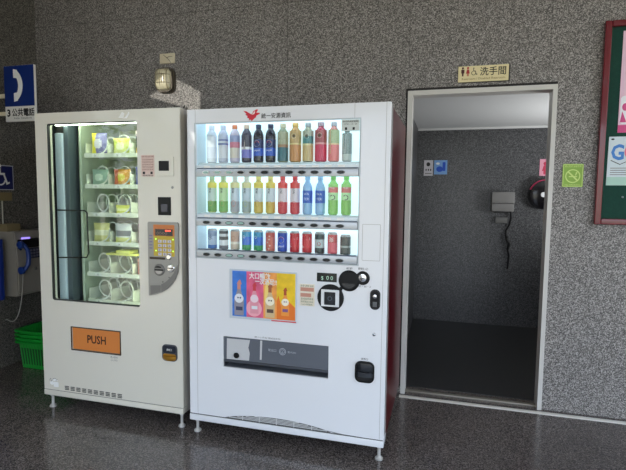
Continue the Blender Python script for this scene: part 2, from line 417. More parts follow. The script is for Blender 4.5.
# notice
b = MB(); b.m(M('notice_cream', (226, 216, 196), .6)); b.box(.657, .738, -.0014, .001, .790, .907)
b.m(M('notice_rose', (196, 140, 120), .6)); b.box(.661, .734, -.0018, -.0014, .868, .888); b.box(.661, .720, -.0018, -.0014, .838, .858)
b.m(M('notice_olive', (112, 124, 96), .6)); b.text('投幣 退幣 找零', .6975, .892, .012, y=-.002, align='CENTER', width=.07); b.text('使用說明事項', .6975, .823, .013, y=-.002, align='CENTER', width=.068); b.text('服務電話 0800', .6975, .808, .012, y=-.002, align='CENTER', width=.068); b.text('24小時服務', .6975, .794, .011, y=-.002, align='CENTER', width=.06)
b.build('instruction_notice', None, rm, smooth=False)
# price display
b = MB(); b.m(M('display_black', (18, 28, 26), .15)); b.box(.750, .856, -.003, .001, .925, .971, .001)
b.m(M('display_digit', (140, 170, 150), .4, emit=.6)); b.text('0', .80, .936, .03, y=-.0036); b.text('0', .822, .936, .03, y=-.0036); b.text('$', .772, .936, .026, y=-.0036)
b.build('price_display', None, rm, smooth=False)
# card reader disc, coin dial, coin slot, joined by a black web
b = MB(); b.m(BLACK); b.lathe([(.066, 0), (.070, .003), (.071, .008)], (.824, -.0075, .843), 44, axis='y')
b.m(WHITE2); b.plate(rr(.776, .871, .798, .886, .003), [rr(.792, .852, .806, .874, .002)], -.011, -.0075)
b.m(M('reader_screen', (22, 23, 26), .12)); b.plate(rr(.793, .851, .807, .873, .002), (), -.0095, -.0075)
b.m(M('reader_mark', (70, 78, 84), .3)); b.plate(ell(.822, .84, .012), [ell(.822, .84, .008)], -.0102, -.0095)
b.build('card_reader', None, rm)
b = MB(); b.m(BLACK); b.lathe([(.045, 0), (.053, .004), (.055, .010)], (.920, -.0095, .937), 40, axis='y')
b.m(M('dial_grey', (40, 41, 44), .25)); b.plate(ell(.92, .937, .038, .038, 24, 200, 340), (), -.0115, -.0095)
b.m(BLACK); b.plate([(.862, .872), (.885, .885), (.893, .905), (.873, .903)], (), -.006, .001); b.m(BLACK); b.plate([(.955, .93), (.985, .925), (.985, .985), (.955, .972)], (), -.006, .001)
b.build('coin_return_lever', None, rm)
b = MB(); b.m(BLACK); b.lathe([(.030, 0), (.035, .003), (.036, .009)], (.991, -.0085, .955), 32, axis='y')
b.m(CHROME); b.lathe([(.004, 0), (.0155, .0035), (.0195, .004)], (.991, -.0135, .957), 24, axis='y')
b.m(BLACK); b.box(.9775, 1.0, -.0142, -.0108, .9555, .9585)
b.m(INK); b.text('硬幣投入口', .992, .997, .014, y=-.0006, align='CENTER', width=.05); b.text('紙鈔', .921, .996, .014, y=-.0006, align='CENTER', width=.032)
b.text('10・50・5', 1.0, .908, .013, y=-.0006, align='CENTER', width=.062)
b.build('coin_slot', None, rm)
b = MB(); b.m(M('lock_grey', (50, 52, 54), .25)); b.plate(rr(1.030, 1.082, .797, .901, .024, 8), (), -.005, .001)
b.m(BLACK); b.plate(rr(1.035, 1.077, .803, .895, .02, 8), (), -.0065, -.005)
b.m(CHROME); b.lathe([(.003, 0), (.010, .002), (.011, .006)], (1.055, -.0125, .866), 20, axis='y'); b.m(M('lock_face', (90, 92, 94), .3)); b.box(1.045, 1.066, -.0085, -.0065, .812, .838, .001)
b.build('door_lock', None, rm)
b = MB(); b.m(CHROME); b.lathe([(.004, 0), (.0085, .003), (.010, .007)], (1.054, -.0065, .668), 20, axis='y'); b.m(BLACK); b.box(1.053, 1.055, -.0075, -.006, .663, .673)
b.build('key_lock', None, rm)
# coin return cup
b = MB(); b.m(BLACK); b.plate(rr(.960, 1.060, .412, .524, .03, 8), [rr(.967, 1.053, .419, .517, .025, 8)], -.008, .002)
b.m(BLACKM); b.plate(rr(.966, 1.054, .418, .518, .025, 8), (), -.001, .001)
b.m(M('cup_grey', (44, 47, 52), .3)); b.lathe([(.043, 0), (.043, .02), (.036, .024)], (1.010, 0, .442), 20, sy=.35, a0=180, a1=360)
b.m(M('cup_flap', (26, 28, 32), .12)); b.box(.969, 1.051, -.0045, -.002, .452, .512, .001)
b.m(INK); b.text('退幣口', 1.008, .530, .013, y=-.0006, align='CENTER', width=.036)
b.build('coin_return_cup', None, rm)
# delivery hatch with window flap
b = MB(); b.m(M('hatch_dark', (58, 60, 66), .4)); b.box(.205, .825, .012, .014, .40, .41); b.box(.205, .825, .095, .098, .40, .59); b.box(.205, .213, .012, .095, .40, .59); b.box(.817, .825, .012, .095, .40, .59); b.box(.205, .825, .012, .095, .584, .592); b.m(M('hatch_floor', (112, 116, 124), .35)); b.box(.213, .817, .012, .095, .40, .409)
b.build('delivery_bin', None, rm, smooth=False)
b = MB(); b.m(M('flap_grey', (98, 102, 110), .18)); b.box(.215, .815, .004, .009, .452, .580, .002)
b.m(M('flap_lip', (66, 69, 76), .3)); b.box(.215, .815, .0, .012, .438, .4515, .003)
b.m(M('flap_sheet', (196, 196, 196), .5)); b.plate([(.234, .572), (.232, .455), (.366, .458), (.370, .50), (.362, .53), (.372, .574)], (), .0028, .004); b.plate([(.432, .578), (.444, .578), (.440, .47), (.430, .47)], (), .0028, .004)
b.m(M('flap_mark', (176, 180, 186), .5)); b.plate(ell(.561, .528, .019), [ell(.561, .528, .0165)], .0028, .004); b.plate(ell(.561, .528, .012), [ell(.561, .528, .010)], .0028, .004); b.text('↓', .561, .521, .018, y=.0026, align='CENTER')
b.text('取出口', .527, .524, .016, y=.0026, align='RIGHT'); b.text('推 PUSH', .59, .524, .013, y=.0026)
b.build('delivery_flap', None, rm, smooth=False)
b = MB(); b.m(BLACK); b.lathe([(.011, 0), (.016, .006), (.016, .010), (.007, .014)], (.293, -.012, .482), 20, axis='y'); b.build('flap_knob', None, rm)
b = MB(); b.m(GREYINK); b.text('請小心手指 請輕推取物', .475, .592, .0115, y=-.0006, align='CENTER', width=.15); b.build('flap_lettering', None, rm, smooth=False)
# arched ventilation grille at the foot
arch = [(.22+.62*i/24, .1155+.036*math.sin(PI*i/24)**.7) for i in range(25)]
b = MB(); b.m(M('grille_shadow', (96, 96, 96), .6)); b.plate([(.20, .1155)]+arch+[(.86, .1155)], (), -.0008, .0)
b.m(M('grille_line', (120, 120, 120), .6)); b.plate([(.86, .1155), (.84, .119), (.80, .126), (.9, .1175), (1.0, .1155)], (), -.001, .0)
b.m(M('grille_rib', (206, 206, 204), .4))
for k in range(4):
    z = .1215+.0075*k
    t = [x for x, zz in arch if zz > z+.002]
    if t: b.box(min(t), max(t), -.003, -.0008, z, z+.003)
for x in (.33, .43, .53, .63, .73):
    zz = .1155+.036*math.sin(PI*(x-.22)/.62)**.7; b.box(x-.002, x+.002, -.0035, -.0008, .1165, zz-.001)
b.build('vent_grille', None, rm, smooth=False)
def foot(parent, x, y, h):
    b = MB(); b.m(M('zinc_foot', (205, 203, 198), .3, metal=.4)); b.lathe([(.021, 0), (.021, .006), (.012, .014), (.0085, .018), (.0085, h-.001)], (x, y, 0), 18)
    b.lathe([(.014, h-.012), (.014, h-.001)], (x, y, 0), 6); b.build('foot', None, parent)
for x, y in ((.035, .025), (W1-.025, .025), (.04, D1-.05), (W1-.04, D1-.05)): foot(rm, x, y, ZB)

# ------------------------------------------------------------------ drinks
def zrow(z): return z
PLB = {}
def col(rgb, rough=.3, coat=0.):
    k = 'tone_%02x%02x%02x' % rgb
    return M(k, rgb, rough, coat=coat)
def bottle(x, z, h, w, liquid, cap, bands, label, group=None, name='drink_bottle', neck=.26, decals=None, waist=False, lab=(.12, .72)):
    """bands: colours from bottom to top over the label zone, equal shares or (share,rgb)"""
    r = w/2
    t = thing(name, label, 'bottle', (RX+x, RY+.078, z), 0, group)
    zs = 1-neck
    prof = [(r*.7, 0), (r*.93, .004), (r, .012), (r, h*lab[0])]
    if waist: prof += [(r*.93, h*.30), (r*.93, h*.36), (r, h*.42)]
    prof += [(r, h*(zs-.06)), (r*.96, h*zs), (r*.8, h*(zs+.07)), (r*.52, h*(zs+.13)), (r*.42, h*.905)]
    b = MB(); b.m(col(liquid, .12, .4)); b.lathe(prof, (0, 0, 0), 22); b.build('bottle_body', None, t)
    b = MB(); b.m(col(cap, .4)); b.lathe([(r*.52, h*.895), (r*.54, h*.9), (r*.54, h*.985), (r*.50, h)], (0, 0, 0), 20); b.build('cap', None, t)
    b = MB(); tot = sum(s for s, c in bands); z0 = h*lab[0]; H = h*(lab[1]-lab[0])
    for s, c in bands:
        z1 = z0+H*s/tot
        rr0 = r+.0006
        b.m(col(c, .3, .2)); b.lathe([(rr0, z0), (rr0, z1)], (0, 0, 0), 22, cap=False); z0 = z1
    if decals: decals(b, r+.0012, h)
    b.build('label_sleeve', None, t)
    return t
def dec(b, rgb, poly, r, off=0.):
    n = len(b.bm.verts); b.m(col(rgb, .35)); b.plate(poly, (), -.0001, 0); b.wrap(n, 0, 0, r+off)
def dtext(b, rgb, s, z, size, r, vertical=False, x=0., width=None):
    b.m(col(rgb, .35))
    if vertical:
        for i, ch in enumerate(s):
            n = len(b.bm.verts); b.text(ch, x, z-i*size*1.05, size, align='CENTER'); b.wrap(n, 0, 0, r+.0005)
    else:
        n = len(b.bm.verts); b.text(s, x, z, size, align='CENTER', width=width); b.wrap(n, 0, 0, r+.0005)
def globe(b, r, z, q):
    dec(b, (235, 238, 245), ell(0, z, q*1.08), r)
    dec(b, (206, 30, 48), [(q*math.cos(math.radians(a)), z+q*math.sin(math.radians(a))) for a in range(12, 172, 10)]+[(-q*.4, z+.16*q), (q*.3, z+.34*q)], r, .0004)
    dec(b, (24, 66, 160), [(q*math.cos(math.radians(a)), z+q*math.sin(math.radians(a))) for a in range(192, 352, 10)]+[(q*.3, z-.16*q), (-q*.4, z-.34*q)], r, .0004)
XI = lambda i: .110+.0702*i
Z1R, Z2R, Z3R = 1.546, 1.269, 1.058
BOT = 'bottles in the top row of the drinks machine'; MID = 'bottles in the middle row of the drinks machine'; CAN = 'cans in the bottom row of the drinks machine'
# top row
bottle(XI(0), Z1R, .205, .056, (206, 214, 224), (200, 206, 216), [(1, (214, 220, 232)), (1, (232, 236, 242))], 'clear bottle with a whitish label, first from the left in the top row', BOT)
bottle(XI(1), Z1R, .205, .056, (196, 202, 220), (190, 198, 214), [(3, (222, 224, 232)), (.4, (112, 124, 176)), (.5, (216, 220, 230)), (.4, (120, 130, 178)), (.8, (190, 198, 220))], 'pale bottle with blue-grey stripes, second from the left in the top row', BOT)
bottle(XI(2), Z1R, .205, .056, (206, 196, 214), (214, 120, 70), [(2.2, (226, 214, 200)), (1.2, (222, 130, 150)), (1.4, (160, 168, 206))], 'pale pink and lilac bottle with an orange cap in the top row', BOT)
bottle(XI(3), Z1R, .205, .056, (70, 66, 84), (214, 190, 168), [(1.6, (128, 126, 206)), (.5, (236, 234, 238)), (2.2, (66, 62, 80))], 'dark bottle with a violet foot and cream cap in the top row', BOT, decals=lambda b, r, h: dec(b, (228, 214, 214), [(-.006, h*.35), (.003, h*.35), (0, h*.6)], r))
for i, s in ((4, 'left'), (5, 'right')):
    def dd(b, r, h):
        globe(b, r, h*.49, .0155); dtext(b, (240, 242, 248), 'pepsi', h*.295, .016, r, width=.034)
    bottle(XI(i), Z1R, .204, .056, (22, 22, 40), (28, 36, 70), [(1.5, (46, 92, 196)), (1.6, (24, 40, 104))], 'dark cola bottle with a blue label, %s one of two in the top row' % s, BOT, decals=dd, lab=(.17, .6), waist=True)
def ring(b, r, h, c1=(238, 232, 214), c2=(120, 110, 90)):
    dec(b, c1, ell(0, h*.66, .014), r); dec(b, c2, ell(0, h*.66, .007), r, .0005)
bottle(XI(6), Z1R, .205, .057, (150, 160, 130), (196, 190, 160), [(2.4, (62, 112, 122)), (.5, (168, 128, 96)), (2.2, (176, 178, 148))], 'teal-footed tea bottle with an olive shoulder beside the cola bottles', BOT, lab=(.03, .78), decals=lambda b, r, h: (dec(b, (230, 226, 200), [(-.013, h*.53), (.006, h*.53), (.006, h*.56), (-.013, h*.56)], r), dec(b, (70, 60, 52), [(-.01, h*.60), (.016, h*.60), (.016, h*.625), (-.01, h*.625)], r)))
bottle(XI(7), Z1R, .206, .062, (206, 160, 90), (210, 172, 96), [(2.6, (214, 150, 92)), (.25, (236, 214, 150)), (2.0, (206, 170, 112))], 'amber orange tea bottle with a round pale emblem in the top row', BOT, lab=(.03, .8), decals=ring)
bottle(XI(8), Z1R, .204, .057, (170, 176, 150), (150, 160, 160), [(2.5, (212, 186, 132)), (.3, (230, 220, 170)), (1.2, (92, 152, 152)), (.9, (178, 184, 166))], 'sand-coloured tea bottle with a teal band in the top row', BOT, lab=(.03, .8), decals=ring)
bottle(XI(9), Z1R, .206, .062, (200, 70, 96), (170, 150, 158), [(2.6, (222, 66, 100)), (.3, (240, 170, 170)), (2.0, (184, 92, 96))], 'pink-red drink bottle with a round pale emblem in the top row', BOT, lab=(.03, .8), decals=ring)
bottle(XI(10), Z1R, .205, .057, (206, 110, 84), (150, 150, 150), [(2.6, (232, 98, 82)), (.25, (236, 200, 130)), (2.2, (168, 184, 116))], 'coral red bottle with a green upper label in the top row', BOT, lab=(.03, .8), decals=lambda b, r, h: dec(b, (232, 196, 120), [(-.018, h*.2), (-.011, h*.2), (-.011, h*.8), (-.018, h*.8)], r))
bottle(XI(11), Z1R, .17, .050, (128, 150, 138), (150, 158, 152), [(1, (190, 200, 188)), (3, (112, 134, 122))], 'slim grey-green bottle at the right end of the top row', BOT, lab=(.03, .85), decals=lambda b, r, h: dec(b, (232, 236, 230), [(-.02, h*.25), (-.004, h*.25), (0, h*.82), (-.02, h*.8)], r))
# middle row
def tea(top, mid, low, patch, word):
    def dd(b, r, h):
        dec(b, patch, ell(.002, h*.26, .0125, .017), r); dtext(b, (40, 44, 52), word, h*.62, .015, r, vertical=True)
    return [(2.1, low), (2.7, mid), (1.1, top)], dd
KT = [((232, 214, 84), (206, 224, 214), (112, 166, 84), (188, 168, 84), (190, 200, 120), '綠茶', 'green and yellow tea bottle', (170, 190, 150)),
      ((226, 218, 160), (206, 216, 226), (168, 168, 176), (214, 132, 96), (206, 200, 180), '奶茶', 'grey and white milk tea bottle', (206, 206, 196)),
      ((236, 214, 96), (214, 222, 226), (216, 184, 84), (206, 164, 60), (214, 190, 96), '清茶', 'yellow tea bottle', (222, 206, 120)),
      ((228, 70, 66), (232, 216, 220), (214, 62, 72), (232, 110, 96), (220, 70, 80), '紅茶', 'red tea bottle', (206, 60, 60))]
for k, (top, mid, low, patch, liq, word, nm, cap) in enumerate(KT):
    for j in (0, 1):
        lo, pt = low, patch
        if k == 1 and j == 1: lo, pt = (160, 172, 170), (196, 206, 116)
        if k == 0 and j == 1: lo, mid = (122, 182, 84), (196, 228, 170)
        bands, dd = tea(top, mid, lo, pt, word)
        if k == 0 and j == 1: bands = [(2.1, lo), (2.7, mid), (1.1, (236, 226, 90))]
        bottle(XI(2*k+j), Z2R, .203, .051, liq, cap, bands, nm+', %s one of its pair in the middle row' % ('left', 'right')[j], MID, decals=dd, lab=(.03, .83))
for j in (0, 1):
    def dd(b, r, h):
        dtext(b, (226, 234, 250), 'WA', h*.5, .019, r, width=.03); dtext(b, (226, 234, 250), 'TER', h*.37, .019, r, width=.032)
    bottle(XI(8+j), Z2R, .205, .052, (158, 196, 232), (150, 190, 226), [(1, (58, 100, 196))], 'pale blue water bottle with a dark blue label, %s one of its pair' % ('left', 'right')[j], MID, decals=dd, lab=(.30, .62), neck=.3)
for j in (0, 1):
    def dd(b, r, h):
        dec(b, (40, 60, 50), ell(.002, h*.45, .0145, .014, 20, -110, 150)+ell(.002, h*.45, .0105, .010, 20, 150, -110), r)
        dtext(b, (250, 230, 226), '汽水', h*.665, .012, r, width=.03)
    bottle(XI(10+j), Z2R, .205, .052, (128, 206, 84), (96, 190, 60), [(2.2, (126, 196, 72)), (1.3, (190, 232, 170)), (.9, (220, 92, 90)), (.6, (140, 210, 96))], 'bright green soda bottle with a red band, %s one of its pair' % ('left', 'right')[j], MID, decals=dd, lab=(.05, .8), neck=.26)
# cans
def can(i, bands, label, decals=None, h=.118, w=.053):
    r = w/2; t = thing('drink_can', label, 'can', (RX+XI(i), RY+.078, Z3R), 0, CAN)
    b = MB(); b.m(STEEL); b.lathe([(r*.74, .002), (r*.8, 0), (r*.98, .008)], (0, 0, 0), 22)
    z0 = .008; H = h-.018; tot = sum(s for s, c in bands)
    for s, c in bands:
        z1 = z0+H*s/tot; b.m(col(c, .28, .2)); b.lathe([(r, z0), (r, z1)], (0, 0, 0), 22, cap=False); z0 = z1
    if decals: decals(b, r+.0006, h)
    b.build('can_body', None, t)
    b = MB(); b.m(STEEL); b.lathe([(r, h-.0098), (r*.86, h-.002), (r*.86, h), (r*.8, h), (r*.78, h-.003)], (0, 0, 0), 22); b.build('can_lid', None, t)
can(0, [(1, (52, 110, 180)), (2.5, (176, 192, 212)), (1.5, (130, 148, 176))], 'pale blue-grey can at the left end of the bottom row', lambda b, r, h: dtext(b, (60, 70, 110), '水', h*.5, .03, r))
can(1, [(1, (120, 120, 128)), (1.6, (228, 228, 230)), (1, (60, 62, 66)), (.8, (210, 210, 212)), (.8, (50, 52, 56))], 'black and white banded can in the bottom row')
can(2, [(1, (214, 190, 168)), (.5, (236, 222, 206)), (2, (206, 164, 140))], 'beige coffee can in the bottom row', lambda b, r, h: dec(b, (176, 120, 96), ell(0, h*.6, .012), r))
for j in (0, 1):
    can(3+j, [(1.2, (60, 160, 96)), (2, (40, 110, 206)), (1.2, (62, 150, 190))], 'blue and green swirled can, %s one of its pair' % ('left', 'right')[j], lambda b, r, h: (dec(b, (120, 214, 160), [(-.024, .012), (-.004, .012), (.004, .05), (-.008, .1), (-.024, .1)], r), dec(b, (216, 234, 246), ell(-.006, h*.68, .008), r)))
can(5, [(3, (214, 110, 92)), (1, (200, 84, 70))], 'brick red can left of the blue cola can', lambda b, r, h: [dec(b, (240, 214, 200), ell(.008*math.sin(k*2.2), .02+k*.017, .0045), r) for k in range(5)])
can(6, [(1, (30, 72, 180)), (2, (34, 80, 196)), (1, (30, 70, 170))], 'blue cola can with a red, white and blue round emblem', lambda b, r, h: (globe(b, r, h*.6, .0165), dtext(b, (240, 244, 250), 'pepsi', h*.27, .017, r, width=.034)))
for j in (0, 1):
    can(7+j, [(1, (206, 40, 52)), (2, (214, 52, 62)), (1, (196, 36, 46))], 'red can with a diagonal white swirl, %s one of its pair' % ('left', 'right')[j], lambda b, r, h: (dec(b, (242, 236, 232), [(-.024, .03), (-.01, .036), (.024, .075), (.024, .09), (.004, .078), (-.024, .045)], r), dec(b, (240, 200, 190), [(-.02, .09), (.0, .1), (.0, .105), (-.02, .1)], r)))
can(9, [(1, (62, 72, 72)), (1.6, (196, 206, 204)), (1, (72, 84, 84))], 'black and silver can with a small red emblem', lambda b, r, h: (dec(b, (206, 60, 76), ell(.002, h*.48, .010), r), dec(b, (236, 240, 240), ell(.002, h*.52, .004), r, .0005)))
can(10, [(1.7, (226, 72, 96)), (1.3, (206, 46, 60))], 'red can with a pinkish lower half', lambda b, r, h: dtext(b, (244, 232, 226), '茶', h*.6, .028, r))
can(11, [(.9, (52, 64, 62)), (.25, (160, 170, 166)), (1.2, (44, 54, 54))], 'short black-green can at the right end of the bottom row', lambda b, r, h: dec(b, (190, 196, 192), [(-.02, h*.36), (.02, h*.36), (.02, h*.39), (-.02, h*.39)], r), h=.108, w=.056)

# ------------------------------------------------------------------ LEFT VENDING MACHINE (snacks)
LX, LY = -1.0528, -.8936
W2, H2, D2 = .9977, 1.85, .86
lm = thing('vending_machine', 'cream snack vending machine with a tall glass window and an orange push flap', 'vending machine', (LX, LY, 0))
ZL = .085
LW = rr(.084, .720, .702, 1.786, .014, 4)
b = MB(); b.m(CREAM); b.plate([(.001, .122), (W2-.001, .122), (W2-.001, H2), (.001, H2)], [LW, [(.224, .40), (.576, .40), (.576, .541), (.224, .541)]], 0, .045)
b.build('door', CREAM, lm, smooth=False)
for x in (.006, W2-.006):
    b = MB(); b.lathe([(.007, .124), (.007, H2-.002)], (x, .0065, 0), 16); b.build('door_edge', CREAM, lm)
b = MB(); b.m(M('cabinet_side', (196, 190, 182), .4))
b.box(.002, .03, .05, D2, ZL, H2-.004); b.box(W2-.03, W2-.002, .05, D2, ZL, H2-.004); b.box(.03, W2-.03, .05, D2, H2-.034, H2-.004); b.box(.03, W2-.03, .05, D2, ZL, ZL+.03); b.box(.03, W2-.03, D2-.02, D2, ZL+.03, H2-.034)
b.build('cabinet', None, lm, smooth=False)
b = MB(); b.box(0, W2, -.003, .05, ZL, .1185, .003); b.build('base_strip', CREAM, lm)
b = MB(); b.box(.003, W2-.003, .002, .04, .1187, .1218); b.build('door_gap', SEAM, lm, smooth=False)
for x, y in ((.04, .025), (W2-.025, .025), (.05, D2-.05), (W2-.05, D2-.05)): foot(lm, x, y, ZL)
# interior
INT = M('snack_interior', (222, 222, 204), .4); INTD = M('dark_interior', (40, 50, 50), .35)
b = MB(); b.m(INT); b.box(.222, .76, .50, .51, .66, 1.81); b.box(.75, .76, .05, .50, .66, 1.81); b.box(.222, .75, .05, .50, 1.80, 1.81); b.box(.222, .75, .05, .50, .66, .67)
b.m(M('inner_left_panel', (190, 202, 182), .4)); b.box(.205, .222, .13, .51, .66, 1.81)
b.box(.05, .205, .29, .30, .66, 1.81); b.build('interior_liner', None, lm, smooth=False)
b = MB(); b.m(INTD); b.box(.045, .05, .05, .30, .66, 1.81); b.box(.05, .205, .05, .29, .66, .67); b.box(.05, .205, .05, .29, 1.80, 1.81)
b.build('side_bay', None, lm, smooth=False)
b = MB(); b.m(M('side_column', (206, 220, 236), .3)); b.box(.028+.045, .128, .075, .16, .672, 1.74, .004); b.m(M('side_column_dark', (78, 90, 98), .3)); b.box(.130, .166, .085, .17, .672, 1.798, .004); b.m(BLACKM); b.box(.08, .13, .08, .15, 1.742, 1.798)  # pale and dark columns built as solid parts behind the glass
b.build('side_column', None, lm)
b = MB(); b.m(BLACK); b.tube([(.092, .060, 1.262), (.295, .060, 1.262), (.312, .060, 1.25), (.316, .060, 1.0), (.30, .060, .972), (.092, .060, .962)], .0045, 8)  # bent black rod built as a solid part behind the glass
b.build('side_bent_rod', None, lm)
LEDG = M('snack_light', (244, 255, 236), .4, emit=12.0)
b = MB(); b.lathe([(.007, .70), (.007, 1.79)], (.735, .062, 0), 10); b.build('light_tube', LEDG, lm)
b = MB(); b.lathe([(.007, .09), (.007, .73)], (0, .07, 1.79), 10, axis='x'); b.build('light_tube', LEDG, lm)
SHW = M('shelf_white', (222, 226, 214), .35); COILW = M('coil_white', (228, 230, 224), .35)
SH = [1.603, 1.413, 1.238, 1.057, .862, .690]
CXS = [.345, .505, .660]
for k, z in enumerate(SH):
    b = MB(); b.m(SHW); b.box(.262, .745, .12, .49, z-.008, z-.002); b.box(.262, .745, .105, .12, z-.014, z+.012, .002)
    for x in (.264, .424, .582, .738): b.box(x-.002, x+.002, .12, .48, z-.002, z+.075)
    b.m(PAPER)
    for cx in CXS: b.box(cx-.024, cx+.024, .1035, .105, z-.010, z+.008)
    b.m(INK)
    for j, cx in enumerate(CXS): b.text('%d' % (25 if k < 3 else 30), cx, z-.007, .014, y=.103, align='CENTER')
    sh = b.build('shelf', None, lm, smooth=False)
    for j, cx in enumerate(CXS):
        R_ = .060; n = 4; pts = []
        for i in range(n*20+1):
            a = 2*PI*i/20; pts.append((cx+R_*math.sin(a), .125+.34*i/(n*20), z+.066-R_*math.cos(a)*.98))
        b = MB(); b.m(COILW); b.tube(pts, .0048, 8); b.build('coil', None, sh)
# glass
b = MB(); b.m(glass('snack_glass', (.94, .98, .95), 1.5)); b.box(.0845, .7195, .024, .028, .7025, 1.7855); b.build('glass_pane', None, lm, smooth=False)
b = MB(); b.m(M('gasket', (40, 42, 40), .5)); b.plate(rr(.084, .720, .702, 1.786, .014, 4), [rr(.089, .715, .707, 1.781, .012, 4)], .006, .024)
b.build('window_gasket', None, lm, smooth=False)
# keypad panel
PAN = M('panel_metal', (150, 148, 142), .38, metal=.35); PAN2 = M('panel_dark', (118, 116, 112), .4, metal=.3)
arc = [(.984, .97), (.978, .925), (.962, .885), (.938, .852), (.905, .822), (.872, .803), (.835, .788), (.798, .780)]
b = MB(); b.m(PAN); b.plate([(.788, .780)]+[(.788, 1.203), (.795, 1.210), (.978, 1.210), (.985, 1.203)][::1]+arc, (), -.012, .001)
b.m(PAN2); b.plate([(.872, .803), (.905, .822), (.938, .852), (.962, .885), (.978, .925), (.984, .97), (.972, .955), (.955, .92), (.93, .89), (.9, .865), (.872, .85)][::-1], (), -.0145, -.012)
b.plate([(.800, .785), (.868, .806), (.868, .845), (.800, .84)], (), -.0135, -.012)
b.build('keypad_panel', None, lm, smooth=False)
b = MB(); b.m(M('keypad_yellow', (196, 168, 52), .4)); b.plate(rr(.826, .962, 1.014, 1.195, .004), (), -.0128, -.0115)
b.m(M('keypad_orange', (206, 120, 60), .4)); b.plate(rr(.826, .962, 1.130, 1.1945, .004), (), -.0136, -.0128)
b.m(M('screen_brown', (34, 22, 18), .2)); b.box(.838, .952, -.0146, -.0136, 1.132, 1.170)
b.m(M('led_red', (240, 70, 50), .4, emit=2.0)); b.box(.905, .940, -.0149, -.0146, 1.157, 1.165)
b.m(M('led_amber', (120, 96, 80), .4)); b.text('0000', .846, 1.138, .022, y=-.0149, width=.07)
b.build('display_panel', None, lm, smooth=False)
KEY = M('key_pale', (206, 200, 206), .4); KEYT = M('key_text', (60, 50, 110), .5)
for r_ in range(4):
    for c_ in range(3):
        ch = '123456789*0#'[r_*3+c_]; x = .868+.031*c_; z = 1.100-.0245*r_
        b = MB(); b.m(KEY); b.box(x-.011, x+.011, -.0165, -.0128, z-.0085, z+.0085, .001); b.m(KEYT); b.text(ch, x, z-.006, .018, y=-.0169, align='CENTER'); b.build('key', None, lm, smooth=False)
b = MB(); b.m(M('led_green', (170, 255, 90), .4, emit=1.6))
for x, z in ((.842, 1.112), (.953, 1.112), (.842, 1.045), (.953, 1.045)): b.lathe([(.001, 0), (.0034, .002), (.0034, .004)], (x, -.0165, z), 12, axis='y')
b.build('indicator_light', None, lm)
b = MB(); b.m(M('violet_print', (120, 112, 140), .5))
for i in range(5): b.box(.798, .818, -.0124, -.0119, 1.055+.018*i, 1.063+.018*i)
b.build('panel_lettering', None, lm, smooth=False)
b = MB(); b.m(M('slot_brown', (60, 44, 30), .4)); b.box(.799, .900, -.0145, -.012, .995, 1.008, .001); b.build('note_strip', None, lm)
b = MB(); b.m(CHROME); b.lathe([(.012, 0), (.016, .004), (.017, .008)], (.925, -.0195, 1.012), 20, axis='y'); b.build('return_button', None, lm)
b = MB(); b.m(PAN2); b.lathe([(.030, 0), (.034, .003), (.034, .008)], (.862, -.0195, .935), 28, axis='y'); b.m(BLACKM); b.box(.834, .892, -.0205, -.0185, .931, .939); b.plate(ell(.858, .947, .02, .010, 14, 0, 180), (), -.021, -.0195); b.m(M('dial_face', (176, 172, 166), .35, metal=.4)); b.plate(ell(.862, .928, .021, .016, 14, 180, 360), (), -.0212, -.0195)
b.build('coin_dial', None, lm)
b = MB(); b.m(CHROME); b.lathe([(.004, 0), (.020, .002), (.024, .008)], (.936, -.0195, .947), 24, axis='y'); b.m(BLACK); b.box(.918, .954, -.0203, -.0185, .946, .951); b.build('coin_slot', None, lm)
b = MB(); b.m(PAN2); b.lathe([(.002, 0), (.005, .001), (.005, .003)], (.925, -.0148, .893), 12, axis='y'); b.lathe([(.002, 0), (.005, .001), (.005, .003)], (.882, -.0148, .866), 12, axis='y'); b.build('panel_screw', None, lm)
# notice, sensor, note slot
b = MB(); b.m(M('notice_pink', (222, 198, 186), .6)); b.box(.745, .833, -.0012, .001, 1.468, 1.591)
b.m(M('notice_text', (150, 96, 86), .6)); b.text('使用說明', .789, 1.577, .012, y=-.0016, align='CENTER', width=.08)
for i in range(5): b.text('投幣選號取物找零服務'[i:i+7], .789, 1.560-.014*i, .0105, y=-.0016, align='CENTER', width=.074)
b.m(INK); b.box(.755, .770, -.0016, -.0012, 1.482, 1.496); b.box(.806, .820, -.0016, -.0012, 1.482, 1.496); b.text('服務專線', .789, 1.470, .0105, y=-.0016, align='CENTER', width=.07)
b.build('instruction_notice', None, lm, smooth=False)
b = MB(); b.m(CREAM); b.plate(rr(.836, .957, 1.471, 1.579, .006), [rr(.862, .929, 1.500, 1.556, .002)], -.006, .001)
b.m(BLACK); b.box(.862, .929, -.003, .001, 1.500, 1.556); b.build('card_sensor', None, lm, smooth=False)
b = MB(); b.m(BLACK); b.box(.852, .935, -.003, .001, 1.249, 1.352, .001); b.m(M('slot_blue_grey', (52, 52, 66), .2)); b.box(.872, .915, -.005, -.003, 1.268, 1.312, .001); b.build('banknote_slot', None, lm, smooth=False)
b = MB(); b.m(M('rivet', (150, 148, 140), .4)); b.lathe([(.003, 0), (.008, .002), (.008, .004)], (.946, -.0035, 1.407), 14, axis='y'); b.build('door_rivet', None, lm)
